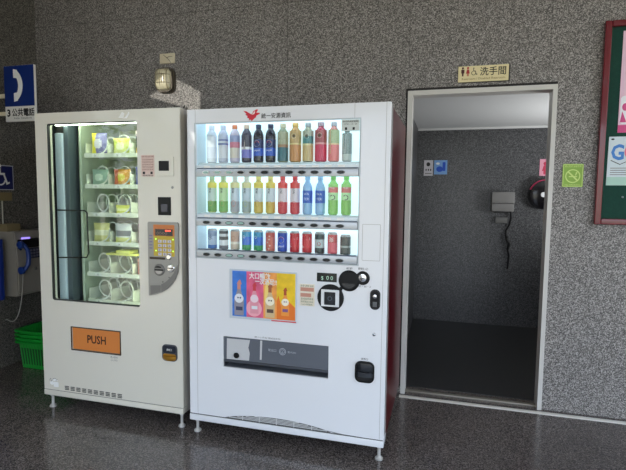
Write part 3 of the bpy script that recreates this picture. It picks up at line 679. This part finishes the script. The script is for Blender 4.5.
# push flap
b = MB(); b.m(M('push_orange', (214, 128, 58), .4)); b.box(.2265, .5735, .006, .012, .4025, .5385, .002)
b.m(M('push_ink', (52, 24, 10), .5)); b.text('PUSH', .402, .450, .070, y=.0055, align='CENTER', width=.135, bold=.02)
b.build('push_flap', None, lm, smooth=False)
b = MB(); b.m(M('flap_rim', (66, 52, 40), .6)); b.plate(rr(.219, .581, .395, .546, .003), [rr(.2255, .5745, .4015, .5395, .002)], -.002, .001); b.m(BLACKM); b.box(.21, .59, .046, .05, .39, .55); b.build('flap_frame', None, lm, smooth=False)
b = MB(); b.m(GREYINK); b.text('推入取物', .53, .374, .014, y=-.0006, align='CENTER', width=.05); b.text('小心夾手', .53, .356, .014, y=-.0006, align='CENTER', width=.05); b.build('lettering', None, lm, smooth=False)
# coin return
b = MB(); b.m(M('cup_slate', (54, 56, 62), .3)); b.plate(rr(.866, .964, .398, .496, .024, 8), (), -.006, .001); b.m(M('cup_flap_dark', (30, 33, 44), .12)); b.plate(rr(.874, .956, .446, .488, .012, 6), (), -.009, -.006); b.m(PAPER); b.text('退幣口', .915, .461, .015, y=-.0095, align='CENTER', width=.034)
b.m(M('brass', (196, 142, 52), .3, metal=.6)); b.lathe([(.028, 0), (.041, .012), (.043, .028)], (.915, -.005, .404), 24, sy=.5, a0=180, a1=360); b.plate(rr(.872, .958, .404, .442, .014, 6), (), -.008, -.006)
b.build('coin_return_cup', None, lm)
# vents
b = MB(); b.m(M('vent_dark', (84, 82, 76), .6))
for g in range(10):
    for k in range(3):
        x = .158+.0432*g; z = .1325+.0095*k-.0004*g; b.plate([(x, z), (x+.031, z), (x+.035, z+.0068), (x+.004, z+.0068)], (), -.0008, .001)
b.build('vent_slots', None, lm, smooth=False)
b = MB(); b.m(M('sticker_white', (240, 240, 236), .5))
b.plate(rr(.075, .112, .142, .175, .006), (), -.0012, .0); b.plate(ell(.062, .165, .016, .012), (), -.0012, 0); b.plate(ell(.085, .186, .02, .007), (), -.0012, 0)
b.m(GREYINK)
for x, z in ((.052, .192), (.064, .186), (.058, .178), (.086, .196), (.1, .19), (.046, .183), (.074, .193), (.094, .182)): b.plate(ell(x, z, .0035, .0025, 8), (), -.0016, 0)
b.build('flower_sticker', None, lm, smooth=False); b = MB(); b.m(M('sticker_white')); b.plate([(.60, 1.806), (.625, 1.838), (.64, 1.83), (.632, 1.80), (.65, 1.812), (.67, 1.838), (.674, 1.825), (.655, 1.80)], (), -.0012, 0); 
b.build('sticker', None, lm, smooth=False)

# snacks
def snack(cx, k, w, h, d, base, accents, label, y=.128, dz=.006, tilt=0.):
    t = thing('snack_pack', label, 'snack pack', (LX+cx, LY+y+d/2, SH[k]+dz), 0, 'snack packs in the coils of the snack machine')
    t.rotation_euler = (0, tilt, 0)
    b = MB(); nx, nz = 12, 14
    def P(i, j, s):
        u, v = i/nx, j/nz
        bulge = (math.sin(PI*u)**.55)*(math.sin(PI*v)**.45)
        return ((u-.5)*w*(1-.05*math.sin(PI*v)), s*d/2*bulge+random.uniform(-.0008, .0008)*(0 < i < nx and 0 < j < nz), v*h)
    for s in (-1, 1):
        g = [[b.bm.verts.new(P(i, j, s)) for j in range(nz+1)] for i in range(nx+1)]
        for i in range(nx):
            for j in range(nz):
                c = base
                u, v = (i+.5)/nx-.5, (j+.5)/nz-.5
                for kind, rgb in accents:
                    if kind == 'band' and abs(v) < .13: c = rgb
                    if kind == 'top' and v > .28: c = rgb
                    if kind == 'low' and v < -.2: c = rgb
                    if kind == 'disc' and u*u+v*v < .06: c = rgb
                    if kind == 'left' and u < -.15: c = rgb
                    if kind == 'diag' and abs(u-v) < .14: c = rgb
                b.m(col(c, .3, .2)); f = [g[i][j], g[i+1][j], g[i+1][j+1], g[i][j+1]]
                b.face(f if s < 0 else f[::-1])
    bmesh.ops.remove_doubles(b.bm, verts=b.bm.verts[:], dist=.0009)
    b.build('foil_bag', None, t, ang=60)
    return t
snack(CXS[0], 0, .115, .135, .04, (120, 116, 170), [('left', (232, 220, 60)), ('disc', (214, 210, 226))], 'yellow and violet snack pack at the left of the top shelf')
snack(CXS[1], 0, .12, .10, .04, (206, 214, 96), [('disc', (236, 236, 190))], 'pale lime snack pack in the middle of the top shelf')
snack(CXS[2], 0, .11, .14, .04, (44, 50, 48), [('low', (226, 190, 70)), ('top', (226, 206, 212))], 'black snack pack with yellow and pink on the top shelf')
snack(CXS[0], 1, .12, .10, .04, (150, 178, 160), [('disc', (206, 222, 206))], 'grey-green snack pack on the second shelf')
snack(CXS[1], 1, .12, .10, .04, (232, 166, 72), [('disc', (240, 220, 90)), ('left', (222, 110, 84))], 'orange and yellow snack pack on the second shelf')
snack(CXS[2], 1, .12, .115, .04, (70, 86, 176), [('disc', (226, 230, 240))], 'blue and white snack pack on the second shelf')
snack(CXS[1], 2, .10, .06, .035, (222, 226, 60), [('band', (240, 240, 150))], 'small bright yellow pack lying on the third shelf', dz=.001)
snack(CXS[0], 3, .12, .12, .04, (214, 210, 140), [('band', (232, 230, 196))], 'pale yellow snack pack at the left of the fourth shelf')
snack(CXS[1], 3, .12, .12, .04, (214, 216, 220), [('band', (120, 124, 132)), ('low', (232, 232, 150))], 'silver and grey snack pack on the fourth shelf')
snack(CXS[2], 3, .10, .12, .04, (160, 40, 100), [('disc', (220, 190, 210))], 'magenta snack pack on the fourth shelf')
snack(CXS[2], 4, .12, .10, .04, (206, 120, 110), [('top', (226, 170, 160))], 'rose coloured snack pack on the fifth shelf')
t = thing('snack_box', 'flat pale yellow box lying across the fifth shelf coils', 'snack box', (LX+.50, LY+.112, SH[4]+.124), 0)
b = MB(); b.m(col((236, 236, 130), .4)); b.box(-.10, .12, 0, .10, 0, .012, .002); b.box(-.03, .07, .002, .09, .0125, .032, .003); b.build('carton', None, t)

# ------------------------------------------------------------------ wall things
# restroom sign
t = thing('restroom_sign', 'cream restroom sign with black lettering above the doorway', 'sign', (1.585, 0, 2.152))
b = MB(); b.m(M('sign_dark_edge', (40, 36, 32), .5)); b.box(-.150, .158, -.012, -.0005, -.052, .050, .001); b.m(M('sign_cream', (226, 212, 164), .5)); b.box(-.153, .150, -.016, -.012, -.049, .050, .001)
b.build('board', None, t, smooth=False)
b = MB(); b.m(INK)
def person(cx, mat, skirt):
    b.m(mat); b.plate(ell(cx, .038, .0065, .0075, 12), (), -.0168, -.016)
    if skirt: b.plate([(cx-.006, .029), (cx+.006, .029), (cx+.0115, .004), (cx-.0115, .004)], (), -.0168, -.016); b.box(cx-.005, cx-.001, -.0168, -.016, -.012, .004); b.box(cx+.001, cx+.005, -.0168, -.016, -.012, .004)
    else: b.plate([(cx-.010, .029), (cx+.010, .029), (cx+.009, .006), (cx+.005, .006), (cx+.0045, -.012), (cx-.0045, -.012), (cx-.005, .006), (cx-.009, .006)], (), -.0168, -.016)
person(-.125, M('dark_red_ink', (74, 22, 24), .6), False); person(-.094, M('red_ink', (176, 52, 50), .6), True)
def wheelchair(b, cx, cz, s, y0, mat):
    b.m(mat)
    b.plate(ell(cx-.02*s, cz+.42*s, .07*s, .07*s, 12), (), y0, y0+.0008)
    b.plate([(cx-.07*s, cz+.33*s), (cx+.01*s, cz+.33*s), (cx+.02*s, cz+.14*s), (cx+.20*s, cz+.14*s), (cx+.20*s, cz+.06*s), (cx-.05*s, cz+.06*s)], (), y0, y0+.0008)
    b.plate([(cx+.12*s, cz+.08*s), (cx+.20*s, cz+.06*s), (cx+.32*s, cz-.24*s), (cx+.40*s, cz-.21*s), (cx+.42*s, cz-.27*s), (cx+.26*s, cz-.34*s)], (), y0, y0+.0008)
    b.plate(ell(cx-.02*s, cz-.12*s, .25*s, .25*s, 24, 110, 350)+ell(cx-.02*s, cz-.12*s, .19*s, .19*s, 24, 350, 110), (), y0, y0+.0008)
wheelchair(b, -.058, .012, .055, -.0168, INK)
b.m(INK); b.text('洗手間', -.022, -.008, .056, y=-.0168, width=.155, bold=.01)
b.m(M('olive_ink', (132, 112, 62), .6)); b.text('Restroom / Disabled Restroom', 0, -.036, .019, y=-.0168, align='CENTER', width=.26)
b.build('lettering', None, t, smooth=False)
# no smoking sign
t = thing('no_smoking_sign', 'square green no smoking sticker between the doorway and notice board', 'sign', (2.131, 0, 1.51))
b = MB(); b.m(M('lime_green', (136, 176, 58), .4)); b.plate(rr(-.058, .058, -.071, .071, .006), (), -.004, -.0005); b.build('plate', None, t, smooth=False)
b = MB(); LG = M('pale_lime', (206, 226, 130), .5); b.m(LG); b.plate(rr(-.0555, .0555, -.0685, .0685, .005), [rr(-.052, .052, -.065, .065, .004)], -.0046, -.004)
b.plate(ell(0, -.004, .042), [ell(0, -.004, .036)], -.0046, -.004); b.plate([(-.030, .020), (-.024, .026), (.030, -.028), (.024, -.034)], (), -.0047, -.004); b.box(-.022, .024, -.0046, -.004, -.010, -.004); b.plate([(.012, .0), (.018, 0), (.026, .022), (.018, .02)], (), -.0046, -.004)
b.text('禁止吸菸 違者罰款', 0, .051, .013, y=-.0046, align='CENTER', width=.092); b.text('NO SMOKING', 0, -.062, .013, y=-.0046, align='CENTER', width=.085)
b.build('emblem', None, t, smooth=False)
# wall light with plate
t = thing('wall_light', 'caged oval bulkhead wall light above the gap between the machines', 'wall light', (-.7, 0, 2.228))
b = MB(); b.m(M('lamp_base', (92, 84, 72), .45, metal=.3)); b.plate(rr(-.070, .078, -.095, .093, .045, 8), (), -.022, -.0005); b.plate(rr(-.064, .073, -.09, .088, .042, 8), (), -.045, -.022); b.build('housing', None, t)
b = MB(); b.m(M('lamp_glass', (214, 206, 176), .3, coat=.2))
n = 10; prev = None
for i in range(n+1):
    a = PI/2*i/n; sc = max(math.cos(a), .05)**.6; y = -.045-.05*math.sin(a)
    ringv = [b.bm.verts.new((x*sc, y, z*sc)) for x, z in rr(-.055, .064, -.081, .079, .04, 6)]
    if prev:
        for q in range(len(ringv)): b.face([prev[q], ringv[q], ringv[(q+1) % len(ringv)], prev[(q+1) % len(ringv)]])
    prev = ringv
b.face(prev[::-1]); bmesh.ops.recalc_face_normals(b.bm, faces=b.bm.faces[:]); b.build('diffuser', None, t, ang=60)
b = MB(); b.m(M('lamp_rib', (150, 140, 112), .4))
for x in (-.040, -.021, -.003, .015, .033, .050):
    b.tube([(x*math.cos(a)**.25 if False else x, -.047-.051*math.cos(a)**.8*(1-abs(x)/.30), .076*math.sin(a)) for a in [math.radians(d) for d in range(-84, 85, 12)]], .0032, 6)
for z in (-.03, .03):
    b.tube([(.005+.056*math.sin(a), -.049-.051*math.cos(a)**.8, z) for a in [math.radians(d) for d in range(-84, 85, 12)]], .0032, 6)
b.build('ribs', None, t)
t = thing('junction_plate', 'small cream cover plate just above the oval wall light', 'cover plate', (-.685, 0, 2.39))
b = MB(); b.m(M('aged_plastic', (214, 204, 176), .5)); b.box(-.062, .062, -.016, -.0005, -.037, .037, .003); b.build('plate', None, t)
b = MB(); b.m(INK); b.tube([(-.03, -.017, .028), (-.01, -.018, .012), (.018, -.018, -.012), (.034, -.018, -.034)], .0016, 6); b.tube([(.0, -.018, .004), (.02, -.018, .012), (.045, -.017, .01)], .0014, 6); b.build('wire', None, t)
# small black cable end poking up between the machines
b = MB(); b.m(BLACK); b.tube([(-.575, -.012, 0.01), (-.575, -.012, 1.6), (-.573, -.012, 1.99), (-.568, -.012, 2.0), (-.545, -.02, 2.016), (-.535, -.024, 2.035)], .006, 8)
tag(b.build('power_cable', None, None), 'black cable end poking up in the gap between the two machines', 'cable')
# notice board
t = thing('notice_board', 'green notice board in a dark red frame at the right edge', 'notice board', (2.255, 0, 1.213))
b = MB(); b.m(M('green_felt', (8, 58, 46), .9, noise=.1, nscale=60)); b.box(.03, 1.27, -.012, -.0005, .03, 1.17); b.build('felt_panel', None, t, smooth=False)
b = MB(); b.m(M('maroon_frame', (104, 22, 32), .22, coat=.4))
for seg_ in ((0, .036, 0, 1.2), (1.264, 1.3, 0, 1.2)): b.box(seg_[0], seg_[1], -.04, -.0005, seg_[2], seg_[3], .008, 3)
b.box(.036, 1.264, -.038, -.0005, 0, .036, .008, 3); b.box(.036, 1.264, -.038, -.0005, 1.164, 1.2, .008, 3); b.build('frame', None, t)
# posters on it (top-level, they are pinned on)
t = thing('poster', 'pink poster pinned high on the green notice board', 'poster', (2.60, -.0125, 1.763))
b = MB(); b.m(M('poster_blush', (226, 190, 208), .5)); b.plate([(-.243, 0), (.2, 0), (.2, .59), (-.243, .59)], (), -.002, -.0005); b.m(M('poster_white', (232, 232, 236), .5)); b.plate(rr(-.236, .19, .05, .215, .02), (), -.0025, -.002); b.m(M('poster_magenta', (206, 70, 130), .5)); b.box(-.243, .2, -.0026, -.0021, 0, .045)
b.plate(ell(-.21, .15, .017, .022), (), -.0031, -.0025); b.plate([(-.225, .125), (-.20, .06), (-.235, .06)], (), -.0031, -.0025); b.plate(ell(-.12, .13, .03), (), -.0031, -.0025); b.m(INK); b.text('活動公告', -.2, .28, .08, y=-.0028); b.build('sheet', None, t, smooth=False)
t = thing('poster', 'white poster with a blue letter G and pink figures, pinned below the pink one', 'poster', (2.60, -.0125, 1.45))
b = MB(); b.m(M('poster_ice', (206, 218, 222), .5)); b.plate([(-.288, 0), (.22, 0), (.22, .29), (-.285, .29)], (), -.002, -.0005)
b.m(M('poster_pale_green', (170, 206, 190), .5)); b.box(-.287, .22, -.0024, -.002, 0, .05)
b.m(M('poster_blue', (60, 126, 200), .5)); b.text('G', -.272, .155, .125, y=-.0035, bold=.03, wx=.8)
b.m(M('poster_pink', (226, 120, 140), .5)); b.plate(ell(-.165, .2, .035, .042), (), -.003, -.002); b.plate(ell(-.10, .195, .032, .045), (), -.003, -.002); b.plate(ell(-.03, .2, .035, .04), (), -.003, -.002)
b.m(INK); b.tube([(-.27, -.003, .15), (-.22, -.003, .125), (-.19, -.003, .14), (-.15, -.003, .115), (-.1, -.003, .14), (-.06, -.003, .12), (0, -.003, .14)], .0022, 5)
b.plate(ell(-.175, .21, .005), (), -.0036, -.003); b.plate(ell(-.155, .21, .005), (), -.0036, -.003); b.plate(ell(-.265, .275, .009, .005), (), -.003, -.002)
b.m(GREYINK)
for i in range(4): b.box(-.27, .2, -.0028, -.0024, .062+.013*i, .066+.013*i)
b.build('sheet', None, t, smooth=False)
# small chalk-like marks on the felt: a pin and sticker
b = MB(); b.m(M('pin_grey', (130, 138, 136), .4)); b.lathe([(.002, 0), (.006, .002), (.006, .008)], (2.405, -.0205, 1.38), 12, axis='y'); tag(b.build('push_pin', None, None), 'pale push pin stuck in the empty green felt below the posters', 'pin')

# ------------------------------------------------------------------ left wall things (local frame: x -> world +y, -y -> world +x)
LWX = -1.917
R90 = PI/2
# projecting telephone sign (parallel to the back wall)
t = thing('telephone_sign', 'blue projecting sign with a white handset above the payphone', 'sign', (-1.79, -.42, 1.905))
BLUE = M('sign_blue', (4, 40, 112), .35)
b = MB(); b.m(M('sign_white', (226, 224, 218), .45)); b.box(0, .274, -.008, .012, -.015, .388, .004); b.m(BLUE); b.box(.002, .272, -.0095, -.008, .095, .386, .0005); b.build('panel', None, t, smooth=False)
b = MB(); b.m(PAPER)
out_ = ell(.062, .245, .100, .125, 20, -62, 62); inn = ell(.052, .245, .078, .085, 16, 52, -52)
b.plate(ell(.055, .245, .115, .128, 20, -58, 58)+ell(.045, .245, .085, .098, 18, 58, -58), (), -.0103, -.0095)
b.plate([(.088, .362), (.122, .356), (.135, .315), (.118, .296), (.088, .300)], (), -.0104, -.0095); b.plate([(.088, .128), (.122, .134), (.135, .175), (.118, .194), (.088, .190)], (), -.0104, -.0095)
b.m(INK); b.text('3', .016, .024, .070, y=-.0086, bold=.035); b.text('公共電話', .062, .028, .060, y=-.0086, width=.205, bold=.025); b.text('Public Telephone', .08, .003, .017, y=-.0086, width=.16)
b.build('lettering', None, t, smooth=False)
b = MB(); b.m(M('aged_plastic')); b.box(-.1265, -.002, -.006, .010, .03, .06, .002); b.build('bracket', None, t); b = MB(); b.m(M('aged_plastic')); b.box(-.1265, -.002, -.006, .010, .16, .19, .002); b.build('bracket', None, t)
# accessible telephone sign, flush on the side wall
t = thing('accessibility_sign', 'dark blue wheelchair symbol plate on the side wall at the left edge', 'sign', (LWX, -.377, 1.48), R90)
b = MB(); b.m(M('pale_rim', (196, 200, 214), .5)); b.box(-.105, .105, -.008, -.0005, -.094, .096, .002); b.m(M('navy_plate', (16, 24, 84), .35)); b.box(-.098, .098, -.009, -.008, -.088, .090); b.build('plate', None, t, smooth=False)
b = MB(); wheelchair(b, -.01, .01, .19, -.0098, PAPER); b.build('emblem', None, t, smooth=False)
t = thing('name_plate', 'small tan plate under the wheelchair symbol', 'plate', (LWX, -.40, 1.335), R90)
b = MB(); b.m(M('tan_plate', (128, 112, 76), .6)); b.box(-.10, .105, -.012, -.0005, -.032, .032, .002); b.build('plate', None, t)
b = MB(); b.m(M('conduit_white', (176, 172, 160), .5)); b.tube([(LWX+.012, -.385, 1.303), (LWX+.012, -.385, 1.10)], .005, 8); tag(b.build('conduit', None, None), 'thin pale conduit running down from the tan plate to the payphone', 'conduit')
# payphone
t = thing('payphone', 'grey wall payphone with a blue handset at the left edge', 'payphone', (LWX, -.428, .57), R90)
PH = M('phone_grey', (150, 144, 134), .4, metal=.2); 
b = MB(); b.m(PH)
# wedge body: profile in depth (local -y) and height, swept along local x 0..0.36
pr = [(-.0005, 0), (-.155, 0), (-.18, .02), (-.18, .30), (-.155, .50), (-.0005, .50)]
va = [b.bm.verts.new((0, y, z)) for y, z in pr]; vb = [b.bm.verts.new((.36, y, z)) for y, z in pr]
for i in range(len(pr)):
    j = (i+1) % len(pr); b.face([va[i], va[j], vb[j], vb[i]])
b.face(va[::-1]); b.face(vb); bmesh.ops.recalc_face_normals(b.bm, faces=b.bm.faces[:])
bmesh.ops.bevel(b.bm, geom=b.bm.edges[:], offset=.008, segments=2, affect='EDGES')
b.build('body', PH, t)
b = MB(); b.m(BLACK); b.box(.02, .35, -.182, -.165, .37, .44, .004); b.build('cradle', None, t)
b = MB(); b.m(M('lcd_violet', (150, 130, 230), .3, emit=1.2)); b.box(.06, .13, -.176, -.155, .402, .452, .001); b.build('screen', None, t)
b = MB(); b.m(M('keypad_navy', (24, 28, 58), .4)); b.box(.105, .235, -.186, -.165, .285, .365, .002); b.m(M('key_steel', (110, 112, 130), .4))
for i in range(4):
    for j in range(3): b.box(.115+.029*i, .133+.029*i, -.190, -.186, .295+.023*j, .310+.023*j, .001)
b.build('keypad', None, t)
HB = M('handset_blue', (20, 52, 120), .3)
b = MB(); b.m(HB)
b.tube([(.02, -.205, .405), (.03, -.222, .395), (.05, -.232, .36), (.056, -.234, .30), (.05, -.232, .25), (.03, -.222, .215), (.02, -.205, .205)], .016, 18)
b.lathe([(.014, -.012), (.028, -.008), (.028, .012), (.02, .02)], (.012, -.205, .402), 18, axis='x'); b.lathe([(.014, -.012), (.028, -.008), (.028, .012), (.02, .02)], (.012, -.205, .206), 18, axis='x')
b.box(.0, .04, -.2, -.178, .39, .415, .003)
b.build('handset', None, t)
b = MB(); b.m(CHROME); b.lathe([(.012, 0), (.012, .006)], (.02, -.198, .37), 12, axis='y'); b.build('hook_switch', None, t)
b = MB(); b.m(CHROME); b.box(.15, .175, -.19, -.178, .19, .215, .003); b.build('coin_slot', None, t)
b = MB(); b.m(M('cord_silver', (176, 172, 166), .35, metal=.5)); pts = []
for i in range(25):
    q = i/24
    pts.append((.03-.02*q-.13*q*q, -.20+.02*q, .19-.36*math.sin(PI*min(q*1.05, 1)*.62)))
b.tube(pts, .004, 6); b.build('cord', None, t)
t = thing('phone_cover_box', 'small tan box standing on top of the payphone', 'box', (LWX, -.37, 1.0715), R90)
b = MB(); b.m(M('tan_box', (124, 110, 78), .6)); b.box(-.07, .05, -.11, -.004, 0, .055, .003); b.build('box', None, t)
t = thing('phone_side_panel', 'deep blue side panel at the near side of the payphone', 'panel', (LWX, -.49, .56), R90)
b = MB(); b.m(M('panel_blue', (10, 40, 120), .4)); b.box(-.03, 0.0, -.12, -.0005, 0, .46, .004); b.build('board', None, t)

# stack of green baskets in the corner
def basket(z, label):
    t = thing('plastic_basket', label, 'basket', (-1.565, -.225, z), 0, 'stacked green baskets in the corner')
    G = M('basket_green', (16, 150, 46), .4)
    b = MB(); b.m(G); H = .215; x0, x1, y0, y1 = .228, .244, .155, .168   # half sizes bottom/top
    def ringp(h, off=0.):
        q = h/H; hx = x0+(x1-x0)*q+off; hy = y0+(y1-y0)*q+off
        return rr(-hx, hx, -hy, hy, .03, 3), h
    # thin wall: outer and inner skins
    prof = [(0, 0), (.03, 0), (H*.25, 0), (H*.5, 0), (H*.75, 0), (H-.017, 0), (H, .014), (H-.003, .020), (H-.015, .020), (H-.015, .016), (H-.004, -.001)]
    loops = []
    for h, o in prof+[(H-.02, -.003), (.004, -.003)]:
        p, hh = ringp(h, o); loops.append([b.bm.verts.new((x, y, hh)) for x, y in p])
    order = [0, 1, 2, 3, 4, 5, 8, 7, 6, 10, 11, 12]
    for a, c in zip(order, order[1:]):
        A, B = loops[a], loops[c]; n = len(A)
        b.m(M('basket_slots', (6, 78, 24), .5) if 1 <= a < 4 else G)
        for i in range(n): b.face([A[i], A[(i+1) % n], B[(i+1) % n], B[i]])
    b.face(loops[0][::-1]); b.face(loops[12])
    b.m(G)
    # ribs on the outside
    for side in (-1, 1):
        for i in range(17):
            u = -.88+.11*i
            b.tube([(u*x0, side*(y0+.001), .01), (u*x1, side*(y1-.004), H-.030)], .0045, 6)
        for i in range(11):
            u = -.8+.16*i
            b.tube([(side*(x0+.001), u*y0, .01), (side*(x1-.004), u*y1, H-.030)], .0045, 6)
    for i in range(len(loops)): pass
    b.build('basket_shell', None, t, ang=40)
    return t
for i, s in enumerate(('bottom', 'second from the bottom', 'third from the bottom', 'topmost')):
    basket(.002+.030*i, 'green plastic basket behind the snack machine, %s of the stack of four' % s)

# ------------------------------------------------------------------ inside the restroom
dryer = t = thing('hand_dryer', 'grey box hand dryer on the restroom wall', 'hand dryer', (1.943, 2.1, 1.224))
b = MB(); b.m(M('dryer_grey', (118, 116, 114), .4)); b.box(-.112, .108, -.14, -.0005, .085, .2, .008); b.box(-.110, .106, -.132, -.0005, .0, .083, .008); b.build('housing', None, t)
b = MB(); b.m(BLACKM); b.box(-.07, .07, -.11, -.03, -.012, -.0002, .002); b.build('air_outlet', None, t)
t = thing('socket_box', 'small grey socket box under the hand dryer', 'socket', (1.941, 2.1, 1.10)); b = MB(); b.m(M('socket_grey', (100, 100, 98), .5)); b.box(-.06, .06, -.045, -.0005, 0, .062, .004); b.build('box', None, t)
b = MB(); b.m(BLACK); pts = [(2.03, 2.06, 1.23), (2.035, 2.06, 1.16), (2.02, 2.07, 1.08), (1.99, 2.07, 1.02), (2.0, 2.07, .95), (2.025, 2.07, .90), (2.015, 2.07, .83), (2.03, 2.07, .76), (2.022, 2.07, .62)]
b.tube(pts, .010, 8); b.tube([(1.99, 2.055, 1.0), (2.0, 2.05, .94), (2.03, 2.055, .88), (2.012, 2.05, .82)], .014, 8); b.tube([(1.985, 2.05, .98), (2.01, 2.045, .95)], .012, 8); pc = b.build('power_cord', None, dryer); pc.matrix_parent_inverse = Matrix.Translation((-1.943, -2.1, -1.224))
t = thing('tissue_dispenser', 'round black tissue dispenser on the restroom wall by the right jamb', 'dispenser', (2.335, 2.1, 1.40))
b = MB(); b.m(M('dispenser_black', (20, 18, 20), .15)); b.lathe([(.10, -.14), (.14, -.125), (.15, -.09), (.15, -.0005)], (0, 0, 0), 40, axis='y'); b.build('drum', None, t)
b = MB(); b.m(M('pink_band', (206, 60, 104), .3)); b.lathe([(.143, -.128), (.153, -.118), (.153, -.09), (.1505, -.085)], (0, 0, 0), 30, axis='y', a0=20, a1=160); b.build('pink_trim', None, t)
b = MB(); b.m(WHITE2); b.lathe([(.004, -.150), (.024, -.147), (.026, -.1405)], (-.02, 0, .0), 20, axis='y'); b.build('lock_button', None, t)
def small_sign(x, z, w, h, bg, marks, name, label):
    t = thing(name, label, 'sign', (x, 2.1, z)); b = MB(); b.m(bg); b.box(-w/2, w/2, -.006, -.0005, -h/2, h/2, .001)
    for mt, poly in marks: b.m(mt); b.plate(poly, (), -.0068, -.006)
    b.build('plate', None, t, smooth=False)
small_sign(1.181, 1.678, .095, .168, M('sign_grey', (200, 196, 200), .5), [(INK, ell(-.002, .04, .02, .022)), (INK, rr(-.03, -.018, -.03, -.01, .002)), (INK, rr(-.006, .006, -.03, -.01, .002)), (INK, rr(.018, .03, -.03, -.01, .002)), (GREYINK, rr(-.035, .035, -.065, -.055, .002))], 'toilet_notice', 'narrow grey notice left of the blue sign in the restroom')
small_sign(1.309, 1.685, .137, .152, M('sky_sign', (120, 164, 216), .5), [(M('royal_blue', (24, 80, 190), .5), ell(-.01, -.02, .035, .03)), (M('royal_blue', (24, 80, 190)), rr(.02, .05, -.04, .055, .008)), (PAPER, ell(-.03, .04, .02, .012))], 'toilet_sign', 'light blue toilet sign on the far restroom wall')
small_sign(2.347, 1.678, .115, .17, M('pink_sign', (222, 150, 170), .5), [(M('crimson', (190, 40, 76), .5), ell(-.005, .04, .018)), (M('crimson', (190, 40, 76)), [(-.035, -.035), (-.018, .022), (.01, .022), (.028, -.035)]), (M('crimson', (190, 40, 76)), rr(-.02, .012, -.07, -.035, .003))], 'toilet_sign', 'pink women toilet sign on the far restroom wall by the right jamb')

# ------------------------------------------------------------------ street side behind the camera (seen only in reflections)
def tree(x, y, h, r, label):
    t = thing('tree', label, 'tree', (x, y, 0), 0, 'trees on the street side')
    b = MB(); b.m(M('bark', (84, 70, 54), .9, noise=.2)); b.lathe([(.2, 0), (.14, .6), (.11, h*.55)], (0, 0, 0), 12); b.build('trunk', None, t)
    b = MB(); b.m(M('leaves', (92, 132, 58), .7, noise=.35, nscale=3)); rnd = random.Random(int(x*10))
    for i in range(900):
        a = rnd.uniform(0, 2*PI); u = rnd.uniform(-1, 1); q = rnd.uniform(.45, 1)**.6
        c = Vector((r*q*math.sqrt(1-u*u)*math.cos(a), r*q*math.sqrt(1-u*u)*math.sin(a), h*.62+r*.85*q*u))
        n = Vector((rnd.gauss(0, 1), rnd.gauss(0, 1), rnd.gauss(0, 1))).normalized(); p = n.orthogonal().normalized(); w = n.cross(p); s = rnd.uniform(.09, .17)
        b.face([b.bm.verts.new(c+p*s), b.bm.verts.new(c+w*s*.5), b.bm.verts.new(c-p*s), b.bm.verts.new(c-w*s*.5)])
    b.build('crown', None, t, smooth=False)
tree(-6.2, -8.0, 4.2, 1.9, 'leafy tree on the street side, nearer the entrance')
tree(-11.5, -7.0, 4.6, 2.2, 'leafy tree on the street side, farther to the left')

# ------------------------------------------------------------------ light
w = bpy.data.worlds.new('world'); SC.world = w; w.use_nodes = True
nt = w.node_tree; bg = nt.nodes['Background']
tc = nt.nodes.new('ShaderNodeTexCoord'); sp = nt.nodes.new('ShaderNodeSeparateXYZ'); cr = nt.nodes.new('ShaderNodeValToRGB')
nt.links.new(tc.outputs['Generated'], sp.inputs[0]); nt.links.new(sp.outputs['Z'], cr.inputs[0]); nt.links.new(cr.outputs[0], bg.inputs[0])
e = cr.color_ramp.elements; e[0].position = 0; e[0].color = (.60, .62, .58, 1); e[1].position = .55; e[1].color = (.62, .78, 1.05, 1); k = e.new(.12); k.color = (.80, .90, 1.06, 1)
bg.inputs[1].default_value = 2.6
def area(name, loc, target, size, power, color, sy=None):
    l = bpy.data.lights.new(name, 'AREA'); l.energy = power; l.color = color; l.size = size
    if sy: l.shape = 'RECTANGLE'; l.size_y = sy
    o = bpy.data.objects.new(name, l); COL.objects.link(o); o.location = loc
    o.rotation_euler = (Vector(target)-Vector(loc)).to_track_quat('-Z', 'Y').to_euler(); return o

def patch_spot(name, target, half, power):  # added spot lamp behind the camera, standing in for stray sunlight through a hole
    l = bpy.data.lights.new(name, 'SPOT'); l.energy = power; l.color = (1, .96, .86); l.shadow_soft_size = .012; l.spot_blend = .05
    L0 = Vector((-3.5, -12, 4.5)); d = Vector(target)-L0; l.spot_size = 2*math.atan(half/d.length)
    o = bpy.data.objects.new(name, l); COL.objects.link(o); o.location = L0; o.rotation_euler = d.to_track_quat('-Z', 'Y').to_euler()
patch_spot('sun_patch_spot', (-1.76, -4.7, 3.0), .19, 3400)
patch_spot('sun_patch_spot', (-1.145, -4.7, 2.62), .09, 2600)
sl = bpy.data.lights.new('sun', 'SUN'); sl.energy = 4.0; sl.color = (1, .94, .82); sl.angle = .009
so = bpy.data.objects.new('sun', sl); COL.objects.link(so); so.rotation_euler = Vector((.25, -.55, -.8)).to_track_quat('-Z', 'Y').to_euler()
area('restroom_fill', (3.1, .9, 1.25), (1.9, 1.2, 2.9), .6, 19, (.95, .98, 1))  # unseen fill lamp added to brighten the restroom ceiling
SC.view_settings.view_transform = 'Standard'; SC.view_settings.look = 'None'; SC.view_settings.gamma = 1
SC.view_settings.use_curve_mapping = False
SC.view_settings.exposure = 0.38
